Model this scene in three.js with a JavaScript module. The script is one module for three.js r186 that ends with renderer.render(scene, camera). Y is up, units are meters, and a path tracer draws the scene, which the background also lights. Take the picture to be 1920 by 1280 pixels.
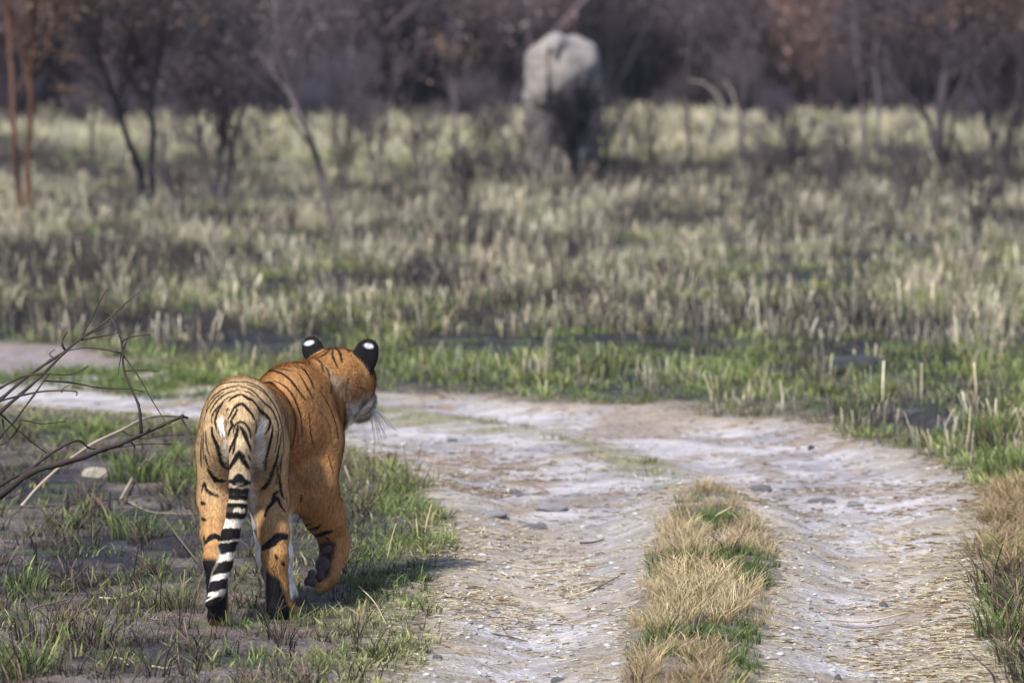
import * as THREE from 'three';
import { ImprovedNoise } from 'three/addons/math/ImprovedNoise.js';

// ------------------------------------------------------------------ camera, sky, sun, exposure
const scene = new THREE.Scene();
const EYE = 2.5, FOCAL = 9800, PITCH = Math.atan(698 / FOCAL);        // a long lens held at the height of a jeep
const camera = new THREE.PerspectiveCamera(2 * Math.atan(640 / FOCAL) * 180 / Math.PI, 1.5, 0.5, 1500);
camera.position.set(0, EYE, 0);
camera.rotation.x = -PITCH;
camera.focus = 20.1;
camera.userData.fStop = 3.6;
const renderer = new THREE.WebGLRenderer({ antialias: true });
renderer.toneMapping = THREE.LinearToneMapping;
renderer.toneMappingExposure = 1.38;
renderer.shadowMap.enabled = true;
{
  const w = 64, h = 32, data = new Float32Array(w * h * 4);
  for (let j = 0; j < h; j++) {
    const el = ((j + 0.5) / h - 0.5) * Math.PI, t = Math.max(0, Math.sin(el));
    for (let i = 0; i < w; i++) {
      const k = (j * w + i) * 4;
      data[k] = 0.62 - 0.24 * t; data[k + 1] = 0.71 - 0.14 * t; data[k + 2] = 0.96 + 0.06 * t; data[k + 3] = 1;
    }
  }
  const sky = new THREE.DataTexture(data, w, h, THREE.RGBAFormat, THREE.FloatType);
  sky.mapping = THREE.EquirectangularReflectionMapping;
  sky.magFilter = THREE.LinearFilter;
  sky.needsUpdate = true;
  scene.background = sky; scene.environment = sky;
  scene.environmentIntensity = 0.56; scene.backgroundIntensity = 0.56;
}
scene.fog = new THREE.FogExp2(rgbFog(), 0.00025);
function rgbFog() { return new THREE.Color().setRGB(0.66, 0.66, 0.78); }
const sun = new THREE.DirectionalLight(new THREE.Color(1.0, 0.96, 0.88), 4.9);
sun.position.set(-12, 25, -24 + 19); sun.target.position.set(0, 0, -24);
sun.castShadow = true; sun.shadow.radius = 13; sun.shadow.mapSize.set(4096, 4096);
Object.assign(sun.shadow.camera, { left: -45, right: 45, top: 60, bottom: -60, near: 1, far: 160 });
sun.name = 'sun';
scene.add(sun, sun.target);

// ------------------------------------------------------------------ helpers
const V = (x, y, z) => new THREE.Vector3(x, y, z);
const rgb = (r, g, b) => new THREE.Color().setRGB(r, g, b);
function rng(seed) { let a = seed >>> 0; return () => { a = (a + 0x6d2b79f5) | 0; let t = Math.imul(a ^ (a >>> 15), 1 | a); t = (t + Math.imul(t ^ (t >>> 7), 61 | t)) ^ t; return ((t ^ (t >>> 14)) >>> 0) / 4294967296; }; }
const clamp = (x, a, b) => x < a ? a : x > b ? b : x, lerp = (a, b, t) => a + (b - a) * t;
const ss = (a, b, x) => { const t = clamp((x - a) / (b - a), 0, 1); return t * t * (3 - 2 * t); };
const perlin = new ImprovedNoise();
const n3 = (x, y, z) => perlin.noise(x + 71.3, y + 33.7, z + 19.1);
const n2 = (x, y, s = 0.5) => n3(x, s * 7.31, y);
const fbm2 = (x, y, o, s = 0.5) => { let a = 0, k = 1, q = 0; for (let i = 0; i < o; i++) { a += k * n2(x, y, s + i); q += k; x *= 2.03; y *= 2.03; k *= 0.5; } return a / q; };
const cosP = Math.cos(PITCH), sinP = Math.sin(PITCH);
// places are noted as they lie on the plan drawing (1920 x 1280 units of the lens): where that sight line meets the ground, or a given distance
function site(px, py, dist) {
  const u = 640 - py, dx = px - 960, dy = -FOCAL * sinP + u * cosP, dz = -FOCAL * cosP - u * sinP;
  const t = dist ? dist / -dz : EYE / -dy;
  return V(dx * t, EYE + dy * t, dz * t);
}
const rowOf = (z) => EYE * FOCAL / -z - 58, colOf = (x, z) => 960 + x * FOCAL / -z;
const used = new Map();
function numbered(name) { const n = used.get(name) ?? 0; used.set(name, n + 1); return n ? name + '_' + String(n).padStart(3, '0') : name; }
function tag(o, label, category, group, kind) {
  if (label) o.userData.label = label;
  if (category) o.userData.category = category;
  if (group) o.userData.group = group;
  if (kind) o.userData.kind = kind;
  return o;
}
function put(name, geometry, material, parent = scene) {
  const m = new THREE.Mesh(geometry, material);
  m.name = parent === scene ? numbered(name) : name;
  m.castShadow = m.receiveShadow = true;
  parent.add(m);
  return m;
}
function thing(name, at, label, category, group) {
  const g = new THREE.Group(); g.name = numbered(name); g.position.copy(at); scene.add(g);
  return tag(g, label, category, group);
}
class Soup {                                                         // collects coloured triangles into one geometry
  constructor() { this.p = []; this.c = []; this.n = null; }
  tri(a, b, c, ca, cb = ca, cc = ca) { this.p.push(a.x, a.y, a.z, b.x, b.y, b.z, c.x, c.y, c.z); this.c.push(ca.r, ca.g, ca.b, cb.r, cb.g, cb.b, cc.r, cc.g, cc.b); }
  quad(a, b, c, d, ca, cb = ca) { this.tri(a, b, c, ca, ca, cb); this.tri(a, c, d, ca, cb, cb); }
  build() {
    const g = new THREE.BufferGeometry();
    g.setAttribute('position', new THREE.BufferAttribute(new Float32Array(this.p), 3));
    g.setAttribute('color', new THREE.BufferAttribute(new Float32Array(this.c), 3));
    g.computeVertexNormals();
    return g;
  }
}
// a bent limb through points with a radius at each: an indexed tube with knots and uneven girth
function limb(points, radii, sides, color, colorTip = color, rand = () => 0.5, rough = 0.12) {
  const pos = [], col = [], idx = [], N = points.length;
  let up = V(0.3, 1, 0.2);
  for (let i = 0; i < N; i++) {
    const d = points[Math.min(i + 1, N - 1)].clone().sub(points[Math.max(i - 1, 0)]).normalize();
    const s = up.clone().cross(d); if (s.lengthSq() < 1e-6) s.set(1, 0, 0); s.normalize();
    const t = d.clone().cross(s); up = t.clone();
    const c = color.clone().lerp(colorTip, i / Math.max(1, N - 1));
    for (let k = 0; k < sides; k++) {
      const a = k / sides * Math.PI * 2, r = radii[i] * (1 + (rand() - 0.5) * 2 * rough), v = 0.8 + 0.4 * rand();
      pos.push(points[i].x + (Math.cos(a) * s.x + Math.sin(a) * t.x) * r, points[i].y + (Math.cos(a) * s.y + Math.sin(a) * t.y) * r, points[i].z + (Math.cos(a) * s.z + Math.sin(a) * t.z) * r);
      col.push(c.r * v, c.g * v, c.b * v);
    }
  }
  for (let i = 0; i < N - 1; i++) for (let k = 0; k < sides; k++) {
    const a = i * sides + k, b = i * sides + (k + 1) % sides;
    idx.push(a, b, a + sides, b, b + sides, a + sides);
  }
  for (const [r, flip] of [[0, 1], [N - 1, 0]]) for (let k = 1; k < sides - 1; k++) flip ? idx.push(r * sides, r * sides + k + 1, r * sides + k) : idx.push(r * sides, r * sides + k, r * sides + k + 1);
  return { pos, col, idx };
}
function joinLimbs(list) {
  const pos = [], col = [], idx = [];
  for (const l of list) { const o = pos.length / 3; for (const v of l.pos) pos.push(v); for (const v of l.col) col.push(v); for (const v of l.idx) idx.push(v + o); }
  const g = new THREE.BufferGeometry();
  g.setAttribute('position', new THREE.BufferAttribute(new Float32Array(pos), 3));
  g.setAttribute('color', new THREE.BufferAttribute(new Float32Array(col), 3));
  g.setIndex(idx); g.computeVertexNormals();
  return g;
}
function smooth(points, per) { return new THREE.CatmullRomCurve3(points, false, 'centripetal').getPoints((points.length - 1) * per); }
const painted = (extra = {}) => new THREE.MeshPhysicalMaterial({ vertexColors: true, roughness: 0.9, specularIntensity: 0.3, side: THREE.DoubleSide, ...extra });
// a square of grain that multiplies the colour under it, mean about 1
function grainTexture(size, fn, srgb = false) {
  const d = new Uint8Array(size * size * 4);
  for (let j = 0; j < size; j++) for (let i = 0; i < size; i++) { const v = fn(i / size, j / size, i, j), k = (j * size + i) * 4; d[k] = clamp(v[0] * 255, 0, 255); d[k + 1] = clamp(v[1] * 255, 0, 255); d[k + 2] = clamp(v[2] * 255, 0, 255); d[k + 3] = 255; }
  const t = new THREE.DataTexture(d, size, size); t.wrapS = t.wrapT = THREE.RepeatWrapping; t.magFilter = THREE.LinearFilter; t.minFilter = THREE.LinearMipmapLinearFilter;
  if (srgb) t.colorSpace = THREE.SRGBColorSpace;
  t.needsUpdate = true; return t;
}
const dummy = new THREE.Object3D();
const tone = (r, v = 0.35, warm = 0.1) => { const b = 1 - v / 2 + v * r() ** 1.3 * 1.15, w = (r() - 0.5) * warm; return rgb(b * (1 + w), b, b * (1 - w)); };
// ------------------------------------------------------------------ the lie of the land
const plan = (list) => { const r = []; for (let i = 0; i < list.length; i += 2) { const p = site(list[i], list[i + 1]); r.push([p.x, p.z]); } return r; };
const TRACK = plan([640, 1575, 760, 1280, 800, 1190, 842, 1090, 862, 1010, 840, 950, 790, 905, 730, 865, 650, 830, 560, 808, 380, 788, 200, 772, 0, 760, -500, 750,
  -500, 640, 0, 646, 150, 656, 280, 688, 420, 720, 560, 734, 720, 737, 850, 740, 1000, 752, 1200, 763, 1300, 776, 1450, 788, 1560, 805, 1640, 832, 1740, 862, 1800, 890, 1830, 940, 1822, 1000, 1835, 1080, 1860, 1180, 1890, 1280, 2000, 1575]);
const RIDGE = plan([1060, 1575, 1165, 1280, 1180, 1200, 1205, 1100, 1232, 985, 1272, 932, 1330, 920, 1385, 936, 1430, 985, 1465, 1050, 1452, 1110, 1440, 1200, 1430, 1280, 1420, 1575]);
const STRIP = plan([1345, 925, 1290, 880, 1200, 846, 1050, 800, 880, 766, 740, 750, 560, 728, 420, 708, 300, 683, 200, 692, 0, 692, -500, 690, -500, 712, 0, 716, 200, 726, 380, 738, 560, 754, 740, 778, 880, 790, 1040, 822, 1180, 868, 1260, 915]);
function signed(poly, x, z) {
  let d = 1e9, inside = false;
  for (let i = 0, j = poly.length - 1; i < poly.length; j = i++) {
    const [ax, az] = poly[j], [bx, bz] = poly[i], ex = bx - ax, ez = bz - az, wx = x - ax, wz = z - az, t = clamp((wx * ex + wz * ez) / (ex * ex + ez * ez), 0, 1);
    d = Math.min(d, (wx - ex * t) ** 2 + (wz - ez * t) ** 2);
    if ((az > z) !== (bz > z) && x < ex * (z - az) / ez + ax) inside = !inside;
  }
  return inside ? Math.sqrt(d) : -Math.sqrt(d);
}
const GX = 8, GZ0 = -13, GZ1 = -40, GC = 0.06, GW = Math.round(2 * GX / GC) + 1, GH = Math.round((GZ0 - GZ1) / GC) + 1;
function field(poly) { const a = new Float32Array(GW * GH); for (let j = 0; j < GH; j++) for (let i = 0; i < GW; i++) a[j * GW + i] = signed(poly, -GX + i * GC, GZ0 - j * GC); return a; }
const fTrack = field(TRACK), fRidge = field(RIDGE), fStrip = field(STRIP);
function look(a, x, z) {
  const u = clamp((x + GX) / GC, 0, GW - 1.001), v = clamp((GZ0 - z) / GC, 0, GH - 1.001), i = u | 0, j = v | 0, s = u - i, t = v - j, k = j * GW + i;
  return lerp(lerp(a[k], a[k + 1], s), lerp(a[k + GW], a[k + GW + 1], s), t);
}
// how far inside the bare wheel tracks a spot lies (negative outside), with a ragged edge
function bare(x, z) {
  const w = 0.10 * n2(x * 1.7, z * 1.1, 3.3) + 0.06 * n2(x * 5.1, z * 4.3, 8.1) + 0.03 * n2(x * 14, z * 13, 2.2);
  return Math.min(look(fTrack, x, z), -look(fRidge, x, z)) + w;
}
const grassy = (x, z) => look(fStrip, x, z) + 0.12 * n2(x * 2.1, z * 1.3, 6.6) + 0.05 * n2(x * 8, z * 7, 1.6);
function height(x, z) {
  if (z > -12 || z < -41 || Math.abs(x) > 9) return 0.05 * fbm2(x * 0.13, z * 0.13, 3, 2.5) * ss(41, 60, -z);
  const t = look(fTrack, x, z), r = look(fRidge, x, z), s = look(fStrip, x, z);
  const calm = 1 - Math.exp(-((x + 1.0) ** 2 + (z + 20.2) ** 2) / 0.6);
  const onTrack = ss(-0.05, 0.4, t) * (1 - ss(-0.32, 0.05, r));
  let h = 0.035 * fbm2(x * 0.5, z * 0.5, 2, 1.2) + 0.02 * n2(x * 1.6, z * 1.6, 4.4);
  h += 0.010 * n2(x * 5, z * 5, 5.7) + 0.006 * n2(x * 13, z * 13, 9.3);
  h *= calm;
  const groove = Math.min(t, -r) ; h += -0.045 * onTrack - 0.03 * ss(0.05, 0.42, groove) * onTrack + 0.03 * ss(-0.35, 0.1, s) * onTrack;
  h += 0.024 * n2(x * 2.2, z * 3.0, 7.7) * onTrack;                                  // washed humps and hollows in the wheel tracks
  const beyond = ss(0, 0.7, -t) * (ss(25.5, 28, -z) * ss(-1.5, 0.5, x) + ss(1.9, 2.3, x)) ;   // the worn bank on the outside of the bend
  h += 0.04 * beyond + 0.05 * ss(-0.15, 0.2, r);
  return h * (1 - ss(38, 41, -z)) * (1 - ss(7.5, 9, Math.abs(x)));
}
function grid(from, to, fine0, fine1, step, grow) {                                // spacing that widens away from the part in view
  const a = [];
  for (let v = fine0; v < fine1; v += step) a.push(v);
  let s = step; for (let v = fine1; v < to; v += s, s *= grow) a.push(v); a.push(to);
  s = step; let v = fine0 - s; for (; v > from; s *= grow, v -= s) a.unshift(v); a.unshift(from);
  return a;
}
function sheet(xs, zs, yOf, colorOf, keep) {
  const pos = [], col = [], uv = [], idx = [], id = new Int32Array(xs.length * zs.length).fill(-1), ok = keep ? new Uint8Array(xs.length * zs.length) : null;
  const c = new THREE.Color();
  if (keep) zs.forEach((z, j) => xs.forEach((x, i) => { ok[j * xs.length + i] = keep(x, z) ? 1 : 0; }));
  const vert = (i, j) => {
    const k = j * xs.length + i;
    if (id[k] < 0) { id[k] = pos.length / 3; const x = xs[i], z = -zs[j]; pos.push(x, yOf(x, z), z); colorOf(x, z, c); col.push(c.r, c.g, c.b); uv.push(x / 2.3, z / 2.3); }
    return id[k];
  };
  for (let j = 0; j < zs.length - 1; j++) for (let i = 0; i < xs.length - 1; i++) {
    if (keep) { const k = j * xs.length + i; if (!(ok[k] || ok[k + 1] || ok[k + xs.length] || ok[k + xs.length + 1])) continue; }
    const a = vert(i, j), b = vert(i + 1, j), d = vert(i, j + 1), e = vert(i + 1, j + 1);
    idx.push(a, b, e, a, e, d);
  }
  const g = new THREE.BufferGeometry();
  g.setAttribute('position', new THREE.BufferAttribute(new Float32Array(pos), 3));
  g.setAttribute('color', new THREE.BufferAttribute(new Float32Array(col), 3));
  g.setAttribute('uv', new THREE.BufferAttribute(new Float32Array(uv), 2));
  g.setIndex(idx); g.computeVertexNormals();
  return g;
}
// grain of soil: crumbs, specks of ash and pale chaff (tileable: built from wrapped cells)
const SIZE = 1024;
function tileNoise(cells, seed) {
  const r = rng(seed), a = new Float32Array(cells * cells).map(() => r());
  return (u, v) => { const x = u * cells, y = v * cells, i = Math.floor(x), j = Math.floor(y), s = ss(0, 1, x - i), t = ss(0, 1, y - j), q = (p, o) => a[((o % cells) + cells) % cells * cells + ((p % cells) + cells) % cells]; return lerp(lerp(q(i, j), q(i + 1, j), s), lerp(q(i, j + 1), q(i + 1, j + 1), s), t); };
}
const tA = tileNoise(24, 1), tB = tileNoise(90, 2), tC = tileNoise(256, 3), tD = tileNoise(512, 4), tE = tileNoise(44, 5);
const soilGrain = grainTexture(SIZE, (u, v) => {
  const k = 0.25 * tA(u, v) + 0.25 * tB(u, v) + 0.28 * tC(u, v) + 0.22 * tD(u, v), s = ss(0.80, 0.95, tC(v + 0.31, u)) * 0.5, w = ss(0.25, 0.75, k);
  const l = 0.30 + 0.45 * w + s;
  return [l, l * 0.985, l * 0.98];
});
const trackGrain = grainTexture(SIZE, (u, v) => {
  const k = 0.3 * tA(u, v * 2) + 0.3 * tB(u, v * 2) + 0.2 * tC(u, v) + 0.2 * tD(u, v), dark = ss(0.84, 0.97, tC(v, u + 0.4)) * 0.4, warm = ss(0.6, 0.85, tE(u, v * 2));
  const l = 0.52 + 0.4 * ss(0.2, 0.8, k) - dark;
  return [l, l * (0.985 - 0.04 * warm), l * (0.98 - 0.10 * warm)];
});
const soilBump = grainTexture(SIZE, (u, v) => { const k = 0.45 * tB(u, v) + 0.35 * tC(u, v) + 0.2 * tD(u, v); return [k, k, k]; });
const ellipse = (px, py, cx, cy, rx, ry) => 1 - ss(0.55, 1.15, Math.hypot((px - cx) / rx, (py - cy) / ry));
const cChar = rgb(0.030, 0.029, 0.037), cSoil = rgb(0.19, 0.150, 0.13), cAsh = rgb(0.125, 0.115, 0.122), cTan = rgb(0.28, 0.24, 0.185), cMoss = rgb(0.10, 0.12, 0.05);
function soilColor(x, z, c) {
  const d = -z, a = fbm2(x * 0.9, z * 0.6, 4, 1.9), b = fbm2(x * 2.6, z * 2.0, 3, 5.9), near = 1 - ss(29, 33, d);
  c.copy(cChar);
  c.lerp(cSoil, near * ss(-0.12, 0.32, a + 0.5 * b) * 0.75);
  c.lerp(cAsh, ss(0.05, 0.4, b) * 0.6 * near);
  c.lerp(cMoss, ss(0.0, 0.35, -b) * 0.5);
  const t = bare(x, z);
  if (d < 42) c.lerp(cTan, ss(-0.45, 0, t) * 0.7);
  return c;
}
const cPale = rgb(0.41, 0.39, 0.41), cGrey = rgb(0.265, 0.255, 0.275), cWarm = rgb(0.225, 0.17, 0.122), cStraw = rgb(0.47, 0.40, 0.29), cOlive = rgb(0.20, 0.19, 0.11), cDull = rgb(0.20, 0.165, 0.165);
function trackColor(x, z, c) {
  const px = colOf(x, z), py = rowOf(z), a = fbm2(x * 1.3, z * 1.9, 4, 12.1), b = fbm2(x * 3.1, z * 4.6, 3, 15.7);
  c.copy(cPale).lerp(cGrey, ss(-0.15, 0.25, a));
  let warm = ss(-0.05, 0.25, b) * 0.7;
  warm = Math.max(warm, ellipse(px, py, 900, 880, 190, 70) * ss(-0.25, 0.2, b) * 0.95, ellipse(px, py, 1130, 800, 160, 22) * 0.75 * ss(-0.3, 0.2, b), ellipse(px, py, 960, 990, 240, 45) * 0.5, ellipse(px, py, 1500, 900, 160, 26) * ss(-0.2, 0.2, b) * 0.8, ellipse(px, py, 760, 845, 150, 26) * 0.9 * ss(-0.3, 0.15, b), ellipse(px, py, 1000, 925, 190, 30) * 0.8 * ss(-0.25, 0.2, b), ellipse(px, py, 1230, 780, 150, 16) * 0.7);
  c.lerp(cWarm, clamp(warm, 0, 1));
  c.lerp(cStraw, Math.max(ellipse(px, py, 960, 1090, 170, 150) * 0.55, ellipse(px, py, 1700, 1120, 170, 200) * 0.45) * ss(-0.3, 0.3, a));
  c.lerp(cWarm, 0.7 * ellipse(px, py, 1790, 1190, 150, 190) * ss(-0.25, 0.25, b));
  c.lerp(cTan, (1 - ss(0.0, 0.35, bare(x, z))) * 0.75);
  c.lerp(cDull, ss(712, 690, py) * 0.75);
  c.lerp(cOlive, ss(-0.2, 0.15, grassy(x, z)) * 0.85 * ss(-0.4, 0.1, b));
  return c;
}
{
  const zs = grid(8, 700, 16.5, 34, 0.045, 1.05), xs = grid(-420, 420, -3.6, 3.6, 0.028, 1.06);
  const soil = new THREE.MeshPhysicalMaterial({ vertexColors: true, roughness: 1, specularIntensity: 0.3, map: soilGrain, bumpMap: soilBump, bumpScale: 0.02 });
  soil.color.setRGB(1.7, 1.7, 1.7);
  tag(put('ground', sheet(xs, zs, height, soilColor), soil), 'charred grey soil with ash and dead litter under the grass', 'ground', null, 'structure');
  const zt = [], xt = []; for (let v = 14; v < 38.5; v += 0.04) zt.push(v); for (let v = -5.6; v < 5.6; v += 0.024) xt.push(v);
  const dirt = new THREE.MeshPhysicalMaterial({ vertexColors: true, roughness: 1, specularIntensity: 0.3, map: trackGrain, bumpMap: soilBump, bumpScale: 0.014 });
  dirt.color.setRGB(1.35, 1.35, 1.35);
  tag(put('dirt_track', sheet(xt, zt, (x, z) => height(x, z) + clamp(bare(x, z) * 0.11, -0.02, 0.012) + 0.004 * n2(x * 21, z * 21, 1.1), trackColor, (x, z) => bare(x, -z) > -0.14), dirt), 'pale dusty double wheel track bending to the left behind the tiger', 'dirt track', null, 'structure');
}
const surface = (x, z) => height(x, z) + Math.max(0, Math.min(0.012, bare(x, z) * 0.11)) * (z < -13 && z > -39 ? 1 : 0);
// ------------------------------------------------------------------ bare trees, shrubs and the thicket
const treeMat = painted({ roughness: 0.95 });
// trunks drawn on the plan; limbs and twigs grow from them
function bareTree(o) {
  const r = rng(o.seed), base = site(o.at[0], o.at[1]), k = -base.z / FOCAL; base.y = height(base.x, base.z);
  const g = thing(o.name ?? 'bare_tree', base, o.label, o.category ?? 'tree', o.group), trunks = [], twigs = [], leaves = new Soup();
  const grow = (p, d, len, rad, level) => {
    const pts = [p.clone()], q = p.clone(), dir = d.clone(), seg = level === 0 ? 4 : 3;
    for (let i = 0; i < seg; i++) { dir.x += (r() - 0.5) * 0.5; dir.z += (r() - 0.5) * 0.5; dir.y += (r() - 0.42) * 0.3; dir.normalize(); q.addScaledVector(dir, len / seg); pts.push(q.clone()); }
    const end = rad * 0.55, L = limb(pts, pts.map((_, i) => lerp(rad, end, i / seg)), level < 1 ? 5 : 3, o.color, o.color, r, 0.12);
    twigs.push(L);
    if (level >= (o.levels ?? 4)) {
      if (o.leaf) for (let i = 0; i < (o.leafy ?? 3); i++) { const c = pts[1 + (r() * 3 | 0)], s = 0.018 + 0.024 * r(), u = V(r() - 0.5, r() - 0.5, r() - 0.5).normalize().multiplyScalar(s), w = V(r() - 0.5, r() - 0.5, r() - 0.5).normalize().multiplyScalar(s * 0.6), t = o.leaf.clone().multiplyScalar(0.6 + 0.8 * r()); leaves.quad(c.clone().sub(u), c.clone().add(w), c.clone().add(u), c.clone().sub(w), t, t); }
      return;
    }
    const kids = (o.kids ?? 4) + (r() < 0.5 ? 1 : 0);
    for (let i = 0; i < kids; i++) {
      const t = 0.3 + 0.7 * r(), at = pts[0].clone().lerp(pts[seg], t), n = V(r() - 0.5, r() * 0.6 - 0.1, r() - 0.5).normalize();
      grow(at, dir.clone().multiplyScalar(0.75).add(n.multiplyScalar(o.open ?? 0.9)).normalize(), len * (0.55 + 0.25 * r()), Math.max(end * 0.7, 0.0035), level + 1);
    }
  };
  for (const [list, girth] of o.trunks) {                            // girth and points in plan units at the tree's own distance
    const pts = [];
    for (let i = 0; i < list.length; i += 2) pts.push(site(list[i], list[i + 1], -base.z + (i ? (r() - 0.5) * 0.35 : 0)).sub(base));
    if (pts[0].y < 0.2) pts[0].y = -0.05;
    const c = smooth(pts, 4), N = c.length;
    trunks.push(limb(c, c.map((_, i) => girth * k / 2 * (1.15 - 0.65 * i / N)), 7, o.color, o.color, r, 0.12));
    const twigN = o.side ?? 5;
    for (let i = 0; i < twigN; i++) {
      const j = Math.min(N - 2, Math.floor(N * lerp(o.from ?? 0.35, 1, (i + r()) / twigN))), d = c[j + 1].clone().sub(c[j]).normalize();
      grow(c[j], d.add(V((r() - 0.5) * 1.6, 0.25 * r(), (r() - 0.5) * 1.6)).normalize(), (o.len ?? 0.8) * (0.6 + 0.7 * r()), girth * k * 0.22, 1);
    }
  }
  for (const t of trunks) put('trunk', joinLimbs([t]), treeMat, g);
  put('crown', joinLimbs(twigs), treeMat, g);
  if (o.leaf) put('dry_leaves', leaves.build(), treeMat, g);
  return g;
}
const dusk = rgb(0.062, 0.052, 0.058), umber = rgb(0.16, 0.085, 0.05), plum = rgb(0.115, 0.092, 0.098), brick = rgb(0.115, 0.06, 0.042), leafBrown = rgb(0.20, 0.13, 0.10), leafRose = rgb(0.30, 0.18, 0.15);
bareTree({ seed: 1, at: [38, 405], label: 'slender red brown sapling at the left edge, the outer of two', color: brick, trunks: [[[38, 405, 33, 350, 26, 250, 20, 120, 14, 30, 10, -60], 13]], side: 9, len: 0.9, from: 0.5, levels: 4, kids: 3, leaf: leafBrown });
bareTree({ seed: 2, at: [54, 400], label: 'slender red brown sapling forking near its top, the inner of two', color: brick, trunks: [[[54, 400, 52, 330, 57, 220, 57, 150, 62, 60, 66, -50], 12], [[57, 150, 76, 118, 100, 60, 118, -20], 7]], side: 8, len: 0.9, from: 0.5, levels: 4, kids: 3, leaf: leafBrown });
bareTree({ seed: 3, at: [271, 388], label: 'dark twin stemmed bare tree with a wide twiggy crown left of the tiger', color: dusk, trunks: [[[271, 388, 262, 320, 240, 265, 220, 200, 190, 120, 165, 40], 14], [[288, 380, 284, 320, 286, 250, 282, 180, 300, 90, 320, 0], 14]], side: 15, len: 0.75, from: 0.45, levels: 4, kids: 3, leaf: leafBrown, leafy: 2 });
bareTree({ seed: 4, at: [408, 375], name: 'bare_shrub', category: 'shrub', label: 'dense dark grey shrub with a pale arching stem at its foot', color: plum, trunks: [[[400, 375, 412, 300, 420, 230, 410, 150, 395, 60], 12], [[420, 372, 432, 310, 440, 250, 470, 170, 490, 80], 11], [[398, 372, 385, 310, 372, 240, 360, 150], 9]], side: 13, len: 0.6, from: 0.2, levels: 4, kids: 3, leaf: rgb(0.17, 0.14, 0.145), leafy: 1 });
bareTree({ seed: 5, at: [628, 440], label: 'thin leaning bare tree rising to the left above the tiger', color: plum, trunks: [[[628, 440, 612, 370, 600, 320, 575, 245, 540, 165, 520, 60, 510, -40], 13]], side: 7, len: 0.7, from: 0.4, levels: 3, kids: 3 });
bareTree({ seed: 6, at: [1075, 342], name: 'bare_shrub', category: 'shrub', label: 'dark scorched shrub standing right in front of the rhino', color: rgb(0.022, 0.02, 0.027), trunks: [[[1070, 342, 1074, 290, 1068, 250, 1060, 215], 15], [[1080, 342, 1082, 280, 1092, 240, 1106, 205], 14], [[1076, 340, 1078, 270, 1080, 230, 1085, 185], 12]], side: 17, len: 0.27, from: 0.12, levels: 3, kids: 5, open: 0.7 });
bareTree({ seed: 7, at: [1762, 312], label: 'dark forked bare tree at right with arching boughs', color: dusk, trunks: [[[1762, 312, 1762, 250, 1770, 160, 1782, 75, 1805, 30, 1830, -40], 17], [[1782, 75, 1750, 50, 1715, 28, 1680, 10], 8], [[1757, 305, 1745, 235, 1725, 205, 1690, 165, 1660, 110], 10], [[1775, 300, 1786, 240, 1795, 180, 1830, 100, 1850, 50, 1880, 5, 1920, -20], 8]], side: 7, len: 0.8, from: 0.4, levels: 4, kids: 3, leaf: rgb(0.15, 0.095, 0.08) });
bareTree({ seed: 8, at: [1293, 326], label: 'thin straight dead stem right of the rhino', color: dusk, trunks: [[[1293, 326, 1292, 260, 1289, 200, 1290, 140, 1296, 60], 8]], side: 5, len: 0.4, from: 0.4, levels: 2, kids: 3 });
bareTree({ seed: 9, at: [1482, 332], name: 'bare_shrub', category: 'shrub', label: 'small dark weedy shrub standing alone in the lit grass', color: dusk, trunks: [[[1478, 332, 1480, 290, 1470, 250], 7], [[1486, 332, 1488, 290, 1484, 235], 6], [[1492, 332, 1500, 300, 1510, 260], 5]], side: 9, len: 0.22, from: 0.1, levels: 3, kids: 4 });
bareTree({ seed: 10, at: [1335, 282], name: 'bare_shrub', category: 'shrub', label: 'dark slanting weed stem in the lit grass right of the rhino', color: dusk, trunks: [[[1330, 290, 1338, 255, 1345, 220], 8], [[1328, 290, 1326, 265, 1315, 240], 6]], side: 4, len: 0.2, from: 0.2, levels: 2, kids: 3 });
bareTree({ seed: 11, at: [1226, 318], name: 'burnt_stump', category: 'stump', label: 'short black burnt stump in the grass right of the scorched shrub', color: rgb(0.03, 0.027, 0.032), trunks: [[[1226, 320, 1224, 295, 1219, 262], 12], [[1230, 320, 1236, 300, 1240, 280], 6]], side: 3, len: 0.15, from: 0.3, levels: 2, kids: 2 });
bareTree({ seed: 12, at: [1868, 340], name: 'bare_shrub', category: 'shrub', label: 'dark spreading shrub at the right edge under the arching boughs', color: dusk, trunks: [[[1868, 340, 1862, 270, 1850, 200, 1825, 130], 9], [[1874, 340, 1888, 280, 1905, 210, 1920, 120], 9]], side: 11, len: 0.6, from: 0.25, levels: 3, kids: 4 });
bareTree({ seed: 13, at: [700, 352], name: 'bare_shrub', category: 'shrub', label: 'thin grey weedy shrub between the leaning tree and the rhino', color: plum, trunks: [[[700, 352, 695, 290, 690, 230, 670, 140], 7], [[705, 352, 715, 300, 722, 250, 740, 160], 6]], side: 9, len: 0.4, from: 0.25, levels: 3, kids: 4 });
bareTree({ seed: 14, at: [960, 338], name: 'bare_shrub', category: 'shrub', label: 'low brown weedy shrub at the left foot of the rhino', color: plum, trunks: [[[955, 338, 948, 290, 935, 240], 6], [[966, 338, 970, 300, 976, 255], 6]], side: 8, len: 0.28, from: 0.2, levels: 3, kids: 4 });
bareTree({ seed: 15, at: [1395, 300], label: 'faint thin sapling rising between the rhino and the forked tree', color: plum, trunks: [[[1395, 300, 1392, 220, 1396, 130, 1390, 20], 6]], side: 9, len: 0.5, from: 0.35, levels: 3, kids: 3 });
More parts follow.
